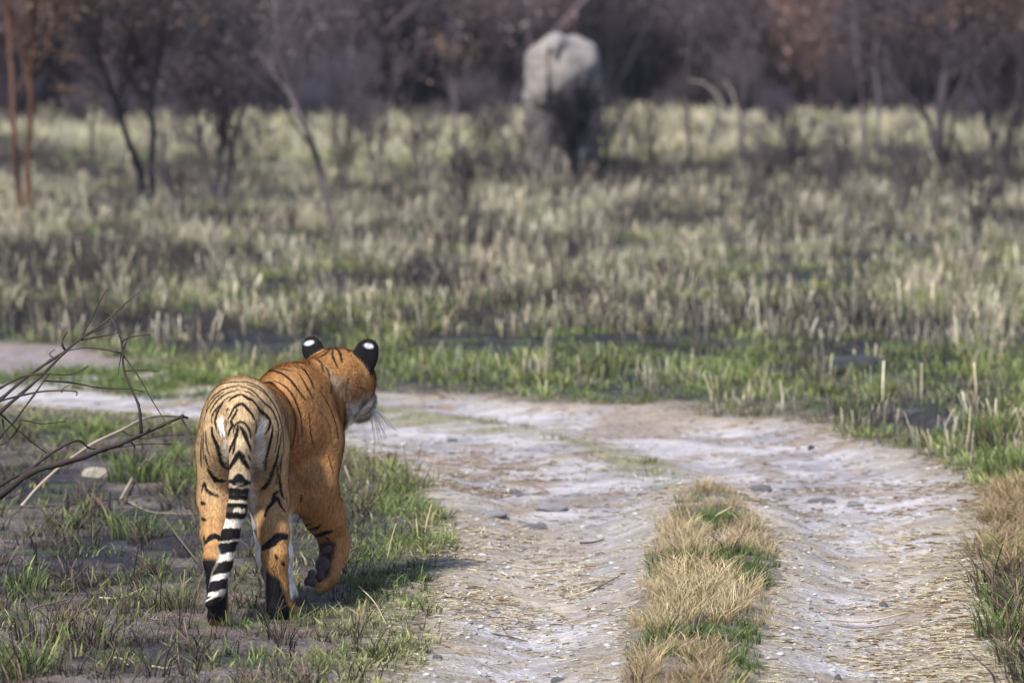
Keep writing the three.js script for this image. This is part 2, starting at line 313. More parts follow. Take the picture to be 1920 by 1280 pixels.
bareTree({ seed: 16, at: [1622, 290], label: 'pair of faint thin saplings left of the forked tree', color: plum, trunks: [[[1620, 290, 1618, 200, 1610, 110, 1600, 10], 7], [[1640, 288, 1650, 200, 1640, 110, 1655, 10], 6]], side: 9, len: 0.6, from: 0.4, levels: 3, kids: 3 });
bareTree({ seed: 17, at: [175, 345], label: 'thin dark sapling between the red saplings and the twin stemmed tree', color: dusk, trunks: [[[175, 345, 172, 260, 176, 170, 160, 60], 7]], side: 10, len: 0.6, from: 0.4, levels: 3, kids: 4, leaf: leafBrown });
bareTree({ seed: 18, at: [850, 300], label: 'faint grey sapling in the thicket edge left of the rhino', color: plum, trunks: [[[850, 300, 855, 220, 850, 130, 862, 30], 7]], side: 10, len: 0.6, from: 0.4, levels: 3, kids: 4, leaf: leafBrown });
for (const [i, u, v, h, lab] of [[0, 1008, 338, 105, 'thin grey weed stems at the left legs of the rhino'], [1, 1128, 338, 150, 'thin grey weed stems at the right flank of the rhino'], [3, 905, 345, 130, 'wiry brown weed standing well left of the rhino'], [4, 790, 372, 150, 'wiry dark weed in the stubble between tiger and rhino'], [5, 1182, 352, 130, 'wiry dark weed just left of the black burnt stump'], [6, 1560, 372, 120, 'wiry brown weed in front of the lone dark shrub'], [7, 640, 372, 150, 'wiry grey weed beside the foot of the leaning tree'], [8, 1690, 420, 140, 'wiry brown weed low in front of the forked tree'], [9, 1830, 470, 150, 'wiry dark weed in the stubble at the right edge'], [10, 330, 420, 110, 'wiry dark weed in front of the dense grey shrub'], [11, 860, 420, 130, 'wiry brown weed in mid meadow above the ears of the tiger'], [12, 1420, 400, 120, 'wiry brown weed in mid meadow right of the scorched shrub']])
  bareTree({ seed: 60 + i, at: [u, v], name: 'dead_weed', category: 'weed', label: lab, color: i % 2 ? dusk : plum, trunks: [[[u - 3, v, u - 6, v - h * 0.4, u - 14, v - h], 5], [[u + 3, v, u + 8, v - h * 0.5, u + 10, v - h * 0.9], 4.5], [[u, v, u + 14, v - h * 0.4, u + 30, v - h * 0.75], 4]], side: 7, len: 0.3, from: 0.2, levels: 3, kids: 3 });
// pale arching reed stems
function reed(list, girth, label) {
  const a = site(list[0], list[1]), d = -a.z, pts = []; for (let i = 0; i < list.length; i += 2) pts.push(site(list[i], list[i + 1], d + 0.05 * i));
  const o = pts[0].clone(), c = smooth(pts, 5).map((p) => p.sub(o)); c[0].y -= 0.1;
  const m = put('reed_stem', joinLimbs([limb(c, c.map((_, i) => girth * d / FOCAL / 2 * (1 - 0.5 * i / c.length)), 5, rgb(0.26, 0.23, 0.19), rgb(0.42, 0.37, 0.31))]), treeMat); m.position.copy(o);
  return tag(m, label, 'reed');
}
reed([1385, 300, 1383, 240, 1376, 180, 1360, 152], 5, 'pale dead reed with a hooked tip right of the rhino, the tallest');
reed([1362, 292, 1360, 230, 1346, 180, 1320, 156, 1292, 150], 4, 'pale dead reed arching far over to the left beside the tall hooked one');
reed([1425, 330, 1424, 260, 1418, 225, 1402, 208], 4, 'short pale hooked reed in front of the sapling right of the rhino');
reed([410, 372, 413, 330, 424, 296, 448, 268], 7, 'pale arching reed at the foot of the dense grey shrub');
reed([1762, 318, 1752, 300, 1745, 280, 1740, 262], 5, 'short pale reed at the foot of the forked tree');
// the thicket: brush upon brush, one mass
{
  const r = rng(77), g = tag(new THREE.Group(), 'dense bare brown thicket closing off the meadow', null, null, 'stuff'); g.name = 'thicket'; scene.add(g);
  const brush = (seed, col, tip, leafy) => {
    const q = rng(seed), s = new Soup();
    for (let i = 0; i < 190; i++) {
      const a = q() * 6.283, lean = 0.15 + 0.75 * q(), h = 1.2 + 2.0 * q(), x0 = (q() - 0.5) * 0.9, z0 = (q() - 0.5) * 0.9, w = 0.010 + 0.012 * q(), v = 0.6 + 0.8 * q();
      let p = V(x0, 0, z0), d = V(Math.cos(a) * lean * 0.5, 1, Math.sin(a) * lean * 0.5).normalize();
      for (let k = 0; k < 4; k++) {
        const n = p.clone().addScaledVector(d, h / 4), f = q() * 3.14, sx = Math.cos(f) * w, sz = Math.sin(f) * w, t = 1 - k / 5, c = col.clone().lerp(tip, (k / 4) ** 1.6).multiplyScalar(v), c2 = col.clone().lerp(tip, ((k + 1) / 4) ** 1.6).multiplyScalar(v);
        s.quad(V(p.x - sx * t, p.y, p.z - sz * t), V(p.x + sx * t, p.y, p.z + sz * t), V(n.x + sx * t * 0.8, n.y, n.z + sz * t * 0.8), V(n.x - sx * t * 0.8, n.y, n.z - sz * t * 0.8), c, c2);
        if (k > 0) for (let m = 0; m < 4; m++) {
          const e = p.clone().lerp(n, q()), t2 = V(q() - 0.5, q() * 0.7, q() - 0.5).normalize().multiplyScalar(0.25 + 0.45 * q()), b = e.clone().add(t2), w2 = w * 0.45;
          s.quad(V(e.x - w2, e.y, e.z), V(e.x + w2, e.y, e.z), V(b.x + w2 * 0.5, b.y, b.z), V(b.x - w2 * 0.5, b.y, b.z), c, c2);
          if (leafy && q() < leafy * 1.5) { const L = 0.018 + 0.022 * q(), u = V(q() - 0.5, q() - 0.5, q() - 0.5).normalize().multiplyScalar(L), y = V(q() - 0.5, q() - 0.5, q() - 0.5).normalize().multiplyScalar(L * 0.6), cc = tip.clone().multiplyScalar(0.7 + 0.8 * q()); s.quad(b.clone().sub(u), b.clone().add(y), b.clone().add(u), b.clone().sub(y), cc, cc); }
        }
        p = n; d.x += (q() - 0.5) * 0.5 + Math.cos(a) * 0.12; d.z += (q() - 0.5) * 0.5 + Math.sin(a) * 0.12; d.normalize();
      }
    }
    return s.build();
  };
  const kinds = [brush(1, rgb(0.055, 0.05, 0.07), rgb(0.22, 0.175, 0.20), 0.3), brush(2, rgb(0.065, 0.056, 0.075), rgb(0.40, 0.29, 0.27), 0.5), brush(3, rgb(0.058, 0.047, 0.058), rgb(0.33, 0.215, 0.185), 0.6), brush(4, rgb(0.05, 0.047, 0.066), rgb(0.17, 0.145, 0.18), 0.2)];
  const lists = kinds.map(() => []);
  for (let i = 0; i < 1450; i++) {
    const d = 88 + 60 * r() ** 1.4, x = (r() * 2 - 1) * (0.15 * d + 3), edge = 92 + 5 * n2(x * 0.25, 3, 40.2);
    if (d < edge) continue;
    const px = colOf(x, -d); const warm = ellipse(px, 0, 330, 0, 330, 400) * 0.7 + ellipse(px, 0, 1760, 0, 320, 400) * 0.9 + 0.15;
    const u = r(), k = u < warm * 0.5 ? 2 : u < 0.55 ? 1 : u < 0.8 ? 0 : 3;
    lists[k].push([x, -d, 0.75 + 0.7 * r(), tone(r, 0.5, 0.12)]);
  }
  for (let i = 0; i < 110; i++) { const d = 70 + 24 * r() ** 0.4, x = (r() * 2 - 1) * 0.13 * d; if (Math.abs(colOf(x, -d) - 1055) < 110) continue; lists[r() < 0.7 ? 3 : 0].push([x, -d, (0.10 + 0.26 * r() ** 2) * (0.5 + ss(74, 92, d)), tone(r, 0.4, 0.12).multiplyScalar(0.6)]); }
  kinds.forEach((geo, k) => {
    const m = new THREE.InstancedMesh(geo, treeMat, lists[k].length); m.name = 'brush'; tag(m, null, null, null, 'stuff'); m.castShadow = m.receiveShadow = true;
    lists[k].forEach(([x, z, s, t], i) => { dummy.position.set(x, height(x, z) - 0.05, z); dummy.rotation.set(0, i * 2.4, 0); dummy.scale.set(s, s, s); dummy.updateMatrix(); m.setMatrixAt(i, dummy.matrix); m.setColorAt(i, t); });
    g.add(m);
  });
}
// ------------------------------------------------------------------ bodies: distance fields meshed as one skin
const cone = (a, b, ra, rb) => {                                      // a limb bone: tapered round cone between two joints
  const ba = b.map((v, i) => v - a[i]), l2 = ba[0] ** 2 + ba[1] ** 2 + ba[2] ** 2, m = Math.max(ra, rb);
  return { f: (x, y, z) => { const px = x - a[0], py = y - a[1], pz = z - a[2], t = clamp((px * ba[0] + py * ba[1] + pz * ba[2]) / l2, 0, 1), dx = px - ba[0] * t, dy = py - ba[1] * t, dz = pz - ba[2] * t; return Math.sqrt(dx * dx + dy * dy + dz * dz) - (ra + (rb - ra) * t); } };
};
const oval = (c, r, turn = [0, 0, 0]) => {                            // an ellipsoid, turned
  const q = new THREE.Matrix4().makeRotationFromEuler(new THREE.Euler(...turn)).elements, s = Math.min(...r);
  return { f: (x, y, z) => {
    const px = x - c[0], py = y - c[1], pz = z - c[2];
    const u = (q[0] * px + q[1] * py + q[2] * pz) / r[0], v = (q[4] * px + q[5] * py + q[6] * pz) / r[1], w = (q[8] * px + q[9] * py + q[10] * pz) / r[2];
    const k0 = Math.sqrt(u * u + v * v + w * w), k1 = Math.sqrt((u / r[0]) ** 2 + (v / r[1]) ** 2 + (w / r[2]) ** 2);
    return k1 < 1e-9 ? -s : Math.max(k0 * (k0 - 1) / k1, -s);
  } };
};
const melt = (a, b, k) => { const h = Math.max(k - Math.abs(a - b), 0) / k; return Math.min(a, b) - h * h * k * 0.25; };
function body(groups) {                                               // groups: [blend within, blend to the rest, bones]
  return (x, y, z) => {
    let d = 1e3;
    for (const [k, join, bones] of groups) { let e = 1e3; for (const b of bones) e = melt(e, b.f(x, y, z), k); d = melt(d, e, join); }
    return d;
  };
}
function skin(f, lo, hi, cell) {                                      // sparse surface nets
  const B = 8, bs = cell * B, nb = hi.map((v, i) => Math.ceil((v - lo[i]) / bs)), pos = [], idx = [], ids = new Map(), vals = new Map();
  const nx = nb[0] * B + 2, ny = nb[1] * B + 2, key = (i, j, k) => (k * ny + j) * nx + i;
  const at = (i, j, k) => { const q = key(i, j, k); let v = vals.get(q); if (v === undefined) { v = f(lo[0] + i * cell, lo[1] + j * cell, lo[2] + k * cell); vals.set(q, v); } return v; };
  const cells = [];
  for (let c = 0; c < nb[2]; c++) for (let b = 0; b < nb[1]; b++) for (let a = 0; a < nb[0]; a++) {
    if (Math.abs(f(lo[0] + (a + 0.5) * bs, lo[1] + (b + 0.5) * bs, lo[2] + (c + 0.5) * bs)) > bs * 1.1) continue;
    for (let k = 0; k < B; k++) for (let j = 0; j < B; j++) for (let i = 0; i < B; i++) cells.push(a * B + i, b * B + j, c * B + k);
  }
  const C = [[0, 0, 0], [1, 0, 0], [0, 1, 0], [1, 1, 0], [0, 0, 1], [1, 0, 1], [0, 1, 1], [1, 1, 1]], E = [[0, 1], [2, 3], [4, 5], [6, 7], [0, 2], [1, 3], [4, 6], [5, 7], [0, 4], [1, 5], [2, 6], [3, 7]], w = new Float64Array(8);
  for (let q = 0; q < cells.length; q += 3) {
    const i = cells[q], j = cells[q + 1], k = cells[q + 2]; let neg = 0;
    for (let c = 0; c < 8; c++) { w[c] = at(i + C[c][0], j + C[c][1], k + C[c][2]); if (w[c] < 0) neg++; }
    if (!neg || neg === 8) continue;
    let sx = 0, sy = 0, sz = 0, n = 0;
    for (const [a, b] of E) if ((w[a] < 0) !== (w[b] < 0)) { const t = w[a] / (w[a] - w[b]); sx += C[a][0] + (C[b][0] - C[a][0]) * t; sy += C[a][1] + (C[b][1] - C[a][1]) * t; sz += C[a][2] + (C[b][2] - C[a][2]) * t; n++; }
    ids.set(key(i, j, k), pos.length / 3); pos.push(lo[0] + (i + sx / n) * cell, lo[1] + (j + sy / n) * cell, lo[2] + (k + sz / n) * cell);
  }
  const face = (a, b, c, d, flip) => { if (a === undefined || b === undefined || c === undefined || d === undefined) return; flip ? idx.push(a, c, b, a, d, c) : idx.push(a, b, c, a, c, d); };
  for (let q = 0; q < cells.length; q += 3) {
    const i = cells[q], j = cells[q + 1], k = cells[q + 2]; if (!ids.has(key(i, j, k))) continue;
    const v = at(i, j, k) < 0, g = (x, y, z) => ids.get(key(x, y, z));
    if (v !== (at(i + 1, j, k) < 0)) face(g(i, j, k), g(i, j - 1, k), g(i, j - 1, k - 1), g(i, j, k - 1), !v);
    if (v !== (at(i, j + 1, k) < 0)) face(g(i, j, k), g(i, j, k - 1), g(i - 1, j, k - 1), g(i - 1, j, k), !v);
    if (v !== (at(i, j, k + 1) < 0)) face(g(i, j, k), g(i - 1, j, k), g(i - 1, j - 1, k), g(i, j - 1, k), !v);
  }
  const g = new THREE.BufferGeometry(), P = new Float32Array(pos), N = new Float32Array(pos.length), e = cell * 0.6;
  for (let i = 0; i < P.length; i += 3) {
    const x = P[i], y = P[i + 1], z = P[i + 2], dx = f(x + e, y, z) - f(x - e, y, z), dy = f(x, y + e, z) - f(x, y - e, z), dz = f(x, y, z + e) - f(x, y, z - e), l = Math.hypot(dx, dy, dz) || 1;
    N[i] = dx / l; N[i + 1] = dy / l; N[i + 2] = dz / l;
  }
  g.setAttribute('position', new THREE.BufferAttribute(P, 3)); g.setAttribute('normal', new THREE.BufferAttribute(N, 3)); g.setIndex(idx);
  return g;
}
// short hairs laid over a skin: flow(p, n) gives the way they lie, length and lift
function fur(skinGeo, colorAt, count, flow, seed) {
  const P = skinGeo.attributes.position.array, N = skinGeo.attributes.normal.array, I = skinGeo.index.array, r = rng(seed), cum = []; let total = 0;
  for (let t = 0; t < I.length; t += 3) {
    const a = I[t] * 3, b = I[t + 1] * 3, c = I[t + 2] * 3, ux = P[b] - P[a], uy = P[b + 1] - P[a + 1], uz = P[b + 2] - P[a + 2], vx = P[c] - P[a], vy = P[c + 1] - P[a + 1], vz = P[c + 2] - P[a + 2];
    total += Math.hypot(uy * vz - uz * vy, uz * vx - ux * vz, ux * vy - uy * vx) / 2; cum.push(total);
  }
  const pos = [], col = [], nor = [], p = V(), n = V(), d = V(), s = V(), s0 = V(), c = new THREE.Color();
  for (let k = 0; k < count; k++) {
    const q = (k + r()) / count * total; let lo = 0, hi = cum.length - 1; while (lo < hi) { const m = (lo + hi) >> 1; cum[m] < q ? lo = m + 1 : hi = m; }
    let u = r(), v = r(); if (u + v > 1) { u = 1 - u; v = 1 - v; }
    const a = I[lo * 3] * 3, b = I[lo * 3 + 1] * 3, e = I[lo * 3 + 2] * 3, w = 1 - u - v;
    p.set(P[a] * w + P[b] * u + P[e] * v, P[a + 1] * w + P[b + 1] * u + P[e + 1] * v, P[a + 2] * w + P[b + 2] * u + P[e + 2] * v);
    n.set(N[a] * w + N[b] * u + N[e] * v, N[a + 1] * w + N[b + 1] * u + N[e + 1] * v, N[a + 2] * w + N[b + 2] * u + N[e + 2] * v).normalize();
    const [L, lift, width] = flow(p, n, d, r);
    if (!L) continue;
    d.addScaledVector(n, -d.dot(n)); d.x += (r() - 0.5) * 0.35; d.y += (r() - 0.5) * 0.35; d.z += (r() - 0.5) * 0.35; d.normalize().addScaledVector(n, lift * (0.6 + 0.8 * r())).normalize();
    s.crossVectors(d, n).normalize().multiplyScalar(width / 2);
    colorAt(s0.copy(p).addScaledVector(d, L * 0.4), n, c); const t = 0.6 + 0.8 * r(); c.multiplyScalar(t);
    const len = L * (0.6 + 0.8 * r()), jx = (r() - 0.5) * 0.7, jy = (r() - 0.5) * 0.7, jz = (r() - 0.5) * 0.7;
    pos.push(p.x - s.x, p.y - s.y, p.z - s.z, p.x + s.x, p.y + s.y, p.z + s.z, p.x + d.x * len, p.y + d.y * len, p.z + d.z * len);
    for (let m = 0; m < 3; m++) { const g = m === 2 ? 1.12 : 0.92; col.push(c.r * g, c.g * g, c.b * g); nor.push(n.x + jx, n.y + jy, n.z + jz); }
  }
  const g = new THREE.BufferGeometry();
  g.setAttribute('position', new THREE.BufferAttribute(new Float32Array(pos), 3)); g.setAttribute('color', new THREE.BufferAttribute(new Float32Array(col), 3)); g.setAttribute('normal', new THREE.BufferAttribute(new Float32Array(nor), 3));
  return g;
}
// ------------------------------------------------------------------ the tiger
// drawn in its rear elevation: (u, v) in plan units at f metres in front of the hips -> metres in the tiger's own axes (x right, y up, -z the way it walks)
const HIPS = [-505 * 20 / FOCAL, -20];
const J = (u, v, f) => { const p = site(u, v, 20 + f); return [p.x - HIPS[0], p.y, p.z - HIPS[1]]; };
const drawn = (x, y, z) => { const h = y - EYE, q = z + HIPS[1], depth = -q * cosP - h * sinP; return [960 + (x + HIPS[0]) * FOCAL / depth, 640 - (h * cosP - q * sinP) * FOCAL / depth]; };
{
  const root = V(HIPS[0], 0, HIPS[1]);
  const tiger = thing('tiger', root, 'striped tiger walking away with its right forepaw raised and head turned to the right', 'tiger');
  const B = (u0, v0, f0, r0, u1, v1, f1, r1) => cone(J(u0, v0, f0), J(u1, v1, f1), r0, r1), O = (u, v, f, r, turn) => oval(J(u, v, f), r, turn);
  const trunk = [
    O(453, 800, 0.16, [0.150, 0.178, 0.24]), O(428, 815, 0.08, [0.095, 0.15, 0.15]), O(482, 815, 0.10, [0.100, 0.15, 0.15]), O(453, 752, 0.06, [0.095, 0.085, 0.13]),
    O(482, 800, 0.42, [0.150, 0.175, 0.30]), O(540, 798, 0.80, [0.175, 0.205, 0.26]), O(545, 735, 0.78, [0.115, 0.10, 0.20]), O(592, 815, 0.84, [0.088, 0.17, 0.13]), O(505, 820, 0.84, [0.09, 0.17, 0.13]),
    B(555, 745, 0.90, 0.125, 618, 715, 1.12, 0.115), B(590, 800, 0.95, 0.10, 625, 760, 1.15, 0.09),
  ];
  const head = [
    O(636, 708, 1.17, [0.112, 0.118, 0.135], [0, -0.6, 0]), O(664, 715, 1.20, [0.088, 0.10, 0.09]), O(640, 752, 1.20, [0.075, 0.075, 0.09]), O(668, 750, 1.28, [0.072, 0.065, 0.085], [0.3, -0.7, 0]), O(674, 765, 1.36, [0.055, 0.048, 0.06]), O(678, 745, 1.42, [0.042, 0.04, 0.05]), O(664, 772, 1.34, [0.05, 0.03, 0.06]),
  ];
  const ears = [O(686, 663, 1.15, [0.052, 0.064, 0.013], [-0.1, 0.3, -0.5]), O(680, 681, 1.15, [0.052, 0.056, 0.016], [0.0, 0.25, -0.45]), O(678, 700, 1.16, [0.04, 0.04, 0.03]), O(587, 658, 1.16, [0.046, 0.062, 0.015], [-0.1, -0.2, 0.3])];
  const hindL = [B(414, 850, 0.12, 0.098, 407, 935, 0.14, 0.076), B(407, 935, 0.14, 0.076, 402, 1000, -0.02, 0.052), B(402, 1000, -0.04, 0.051, 404, 1050, -0.17, 0.042), B(404, 1050, -0.17, 0.042, 409, 1148, -0.22, 0.039), O(412, 1160, -0.18, [0.047, 0.033, 0.07]), O(424, 1163, -0.09, [0.05, 0.028, 0.06]), O(441, 1166, -0.13, [0.018, 0.022, 0.026])];
  const hindR = [B(494, 850, 0.15, 0.098, 503, 935, 0.22, 0.076), B(503, 935, 0.22, 0.076, 513, 1000, 0.06, 0.056), B(513, 1000, 0.06, 0.056, 515, 1045, 0.01, 0.046), B(515, 1045, 0.01, 0.046, 521, 1130, 0.02, 0.047), O(525, 1141, 0.05, [0.053, 0.037, 0.07]), O(540, 1146, 0.15, [0.045, 0.030, 0.06])];
  const foreL = [B(508, 830, 0.80, 0.10, 506, 930, 0.62, 0.088), B(506, 930, 0.62, 0.088, 514, 1040, 0.44, 0.066), B(514, 1040, 0.44, 0.066, 524, 1100, 0.42, 0.058), O(528, 1118, 0.44, [0.062, 0.052, 0.07]), O(534, 1125, 0.50, [0.058, 0.035, 0.07])];
  const foreR = [B(592, 830, 0.82, 0.105, 586, 920, 0.68, 0.095), B(586, 920, 0.68, 0.095, 608, 965, 0.76, 0.082), B(608, 965, 0.76, 0.080, 627, 1012, 0.84, 0.058), B(627, 1012, 0.84, 0.058, 626, 1035, 0.80, 0.052), B(626, 1035, 0.80, 0.052, 610, 1078, 0.68, 0.050), B(610, 1078, 0.68, 0.050, 597, 1096, 0.64, 0.040)];
  const pads = [[604, 1058, 0.615, 0.030, 0.034], [583.5, 1076, 0.585, 0.016, 0.021], [600.5, 1080, 0.60, 0.016, 0.021], [584.5, 1092, 0.58, 0.017, 0.020], [575.5, 1089, 0.60, 0.013, 0.021], [613, 1033, 0.735, 0.020, 0.023]];
  const padBones = pads.map(([u, v, f, a, b]) => O(u, v, f, [a * 0.98, b * 0.98, 0.014], [0, 0, -0.3]));
  const tail = [[454, 770, -0.06, 0.070], [452, 800, -0.115, 0.058], [450, 835, -0.14, 0.044], [449, 900, -0.15, 0.038], [444, 955, -0.16, 0.035], [431, 1005, -0.17, 0.032], [420, 1055, -0.19, 0.029], [407, 1103, -0.25, 0.026], [395, 1131, -0.29, 0.022]];
  const tailBones = []; for (let i = 0; i + 1 < tail.length; i++) tailBones.push(cone(J(...tail[i].slice(0, 3)), J(...tail[i + 1].slice(0, 3)), tail[i][3], tail[i + 1][3]));
  const torso = body([[0.075, 0.01, [...trunk, ...hindL.slice(0, 2), ...hindR.slice(0, 2), ...foreL.slice(0, 1), ...foreR.slice(0, 2)]]]);
  const coat = body([[0.075, 0.01, trunk], [0.03, 0.05, head], [0.02, 0.016, ears], [0.032, 0.055, hindL], [0.032, 0.055, hindR], [0.035, 0.05, foreL], [0.03, 0.06, foreR], [0.008, 0.010, padBones], [0.02, 0.022, tailBones]]);
  const tailF = body([[0.02, 0.01, tailBones]]), earF = body([[0.02, 0.01, ears]]), headF = body([[0.03, 0.01, head]]), hindLF = body([[0.03, 0.01, hindL.slice(2)]]), hindRF = body([[0.03, 0.01, hindR.slice(2)]]), foreLF = body([[0.03, 0.01, foreL.slice(1)]]), foreRF = body([[0.03, 0.01, foreR.slice(1)]]), padF = body([[0.004, 0.004, padBones]]);
  const CELL = 0.0056, geo = skin(coat, [-0.32, -0.06, -1.62], [0.62, 1.08, 0.42], CELL);
  // the stripes: brush strokes laid on the skin, each from its drawing in the rear elevation
  const inkGrid = new Map(), INK = 0.03, cellOf = (x, y, z) => Math.floor(x / INK) + 1000 * Math.floor(y / INK) + 1000000 * Math.floor(z / INK);
  const axis = V(-0.051, -0.082, -1).normalize();
  function land(u, v, f) {
    const s = J(u, v, f), p = V(...s).addScaledVector(axis, -0.9); let best = 1e3; const bp = V();
    for (let i = 0; i < 140; i++) { const d = coat(p.x, p.y, p.z); if (d < best) { best = d; bp.copy(p); } if (d < 0.0015) break; p.addScaledVector(axis, Math.max(0.002, d * 0.8)); if (p.z < -1.7) break; }
    return best < 0.03 ? bp : null;
  }
  function ink(p, r, k) { const c = cellOf(p.x, p.y, p.z); if (!inkGrid.has(c)) inkGrid.set(c, []); inkGrid.get(c).push([p.x, p.y, p.z, r, k]); }
  const tailS = (v) => v;
  function stroke(ox, oy, sc, f, width, list, k = 1) {
    if (f < 0.1) width = Math.max(width, sc > 5 ? 17 : 16);
    const pts = []; for (let i = 0; i < list.length; i += 2) pts.push(V(ox + list[i] / sc, oy + list[i + 1] / sc, 0));
    let len = 0; for (let i = 1; i < pts.length; i++) len += pts[i].distanceTo(pts[i - 1]);
    const n = Math.max(3, Math.ceil(len / 1.6)), c = pts.length > 2 ? new THREE.CatmullRomCurve3(pts, false, 'centripetal').getPoints(n) : Array.from({ length: n + 1 }, (_, i) => pts[0].clone().lerp(pts[1], i / n));
    let last = null;
    c.forEach((q, i) => {
      const t = i / n, r = width / sc / 490 / 2 * (0.35 + 0.65 * Math.sin(Math.PI * clamp(t * 0.86 + 0.07, 0, 1)) ** 0.6) * (f < 0.1 ? 1.95 : 1.7) * (1 + 0.22 * n2(q.x * 0.25, q.y * 0.25, width)), p = land(q.x, q.y, f);
      if (p) { if (last && last.distanceTo(p) < 0.08) { const m = Math.ceil(last.distanceTo(p) / 0.003); for (let j = 1; j < m; j++) ink(last.clone().lerp(p, j / m), r, k); } ink(p, r, k); }
      last = p;
    });
  }
  const rump = (w, ...l) => stroke(360, 690, 5.82, 0.06, w, l), flank = (f, w, ...l) => stroke(340, 600, 4.267, f, w, l), crest = (w, k, ...l) => stroke(540, 610, 6.095, 1.1, w, l, k), shank = (w, ...l) => stroke(360, 890, 4.267, 0.02, w, l), arm = (w, ...l) => stroke(520, 900, 5.5625, 0.72, w, l);
  rump(12, 250, 225, 320, 172, 420, 150, 520, 150); rump(12, 520, 148, 600, 150, 700, 185, 770, 230, 830, 290); rump(8, 190, 290, 240, 220, 330, 150, 430, 118);
  rump(18, 145, 500, 150, 470, 165, 400, 200, 340, 260, 280, 330, 235, 400, 210, 510, 190); rump(8, 130, 560, 150, 480, 200, 390, 270, 310, 340, 262); rump(14, 195, 480, 215, 440, 260, 370, 330, 305, 400, 265, 500, 235);
  rump(12, 215, 600, 212, 540, 225, 500, 270, 440, 320, 390, 360, 340, 430, 300); rump(28, 405, 352, 440, 320, 490, 295, 535, 285); rump(28, 550, 288, 600, 322, 655, 345);
  rump(24, 650, 340, 700, 400, 740, 460, 800, 510, 840, 560, 850, 600, 830, 660, 795, 710); rump(20, 335, 390, 290, 450, 262, 520, 250, 570, 260, 620, 295, 700); rump(13, 530, 200, 600, 215, 680, 265, 740, 330, 800, 390, 860, 440, 900, 510, 930, 590, 940, 700, 930, 800, 905, 920);
  rump(12, 560, 250, 620, 265, 680, 305); rump(10, 600, 175, 700, 210, 780, 260, 840, 320, 890, 390, 930, 470, 960, 560, 985, 660, 1000, 780, 1000, 900);
  rump(22, 365, 640, 380, 570, 420, 500, 460, 430, 510, 395, 550, 392, 600, 440, 650, 500, 690, 580, 702, 640, 690, 700); rump(22, 490, 450, 460, 510, 430, 570, 440, 620, 410, 670, 388, 740);
  rump(16, 445, 700, 470, 620, 510, 585, 560, 590, 600, 630, 630, 690, 640, 760); rump(24, 500, 620, 490, 690, 470, 760, 430, 840, 400, 910); rump(26, 525, 635, 560, 690, 590, 760, 620, 830, 645, 900); rump(13, 470, 790, 460, 860, 440, 930);
  rump(32, 395, 1095, 440, 1030, 490, 950, 515, 905); rump(32, 515, 905, 540, 970, 580, 1030, 622, 1085); rump(14, 535, 915, 575, 970); rump(16, 615, 950, 642, 1005);
  rump(32, 215, 650, 220, 720, 250, 790, 280, 860, 300, 940, 312, 1000, 335, 1060, 365, 1085); rump(16, 150, 690, 150, 800, 165, 890, 187, 945); rump(9, 122, 700, 115, 850, 120, 985); rump(8, 100, 740, 92, 900, 95, 1080);
  rump(14, 140, 950, 160, 1030, 200, 1100); rump(32, 178, 1110, 220, 1180, 270, 1232, 345, 1228); rump(24, 876, 630, 870, 720, 840, 840, 810, 950, 795, 1040, 800, 1120); rump(28, 948, 850, 930, 960, 900, 1060, 870, 1140, 840, 1220, 800, 1280);
  rump(10, 985, 940, 965, 1050, 965, 1150); rump(10, 925, 1060, 930, 1150, 920, 1260); rump(16, 374, 468, 396, 432); rump(30, 425, 1275, 470, 1200, 510, 1165, 550, 1190, 592, 1240); rump(16, 115, 1290, 130, 1245); rump(12, 975, 700, 960, 820, 945, 900);
  flank(0.66, 15, 640, 412, 700, 402, 740, 405, 800, 425, 870, 480, 920, 545, 960, 600, 990, 640); flank(0.52, 13, 730, 480, 800, 510, 860, 560, 910, 640, 940, 720, 960, 800, 967, 930); flank(0.4, 24, 655, 500, 700, 495, 755, 522);
  flank(0.4, 11, 690, 542, 760, 570, 830, 630, 890, 690, 920, 770, 930, 850, 935, 960, 925, 1010); flank(0.35, 9, 720, 580, 770, 620, 810, 700, 830, 780, 835, 900); flank(0.35, 8, 745, 605, 800, 680, 850, 760, 870, 850, 870, 980, 850, 1080, 830, 1160);
  flank(0.75, 10, 1020, 740, 1025, 850, 1035, 930, 1055, 1010); flank(0.75, 11, 940, 430, 980, 500, 1020, 580, 1050, 630); flank(0.8, 15, 905, 368, 980, 400, 1020, 460, 1052, 545); flank(0.85, 12, 1105, 565, 1160, 650, 1210, 760, 1240, 870, 1252, 950);
  flank(0.85, 6, 1100, 720, 1160, 800, 1190, 900, 1200, 1000); flank(0.8, 10, 1170, 1085, 1200, 1180, 1216, 1255); flank(0.75, 15, 795, 388, 885, 405); flank(0.4, 9, 700, 560, 740, 620, 790, 720, 810, 850);
  crest(14, 0.8, 320, 305, 380, 265, 440, 245, 505, 238); crest(26, 0.85, 310, 375, 400, 340, 450, 300, 475, 250); crest(20, 1, 512, 262, 505, 340, 530, 410, 562, 485); crest(24, 1, 530, 245, 580, 290, 600, 350, 612, 420); crest(14, 1, 690, 258, 690, 305);
  crest(26, 0.75, 320, 370, 380, 440, 390, 530); crest(26, 0.8, 430, 480, 455, 540, 465, 610); crest(28, 0.7, 480, 640, 492, 700, 465, 785); crest(18, 0.7, 685, 595, 670, 680, 658, 745); crest(17, 1, 85, 445, 170, 500, 210, 560, 250, 630, 288, 715); crest(10, 1, 125, 575, 180, 660, 230, 750, 285, 845);
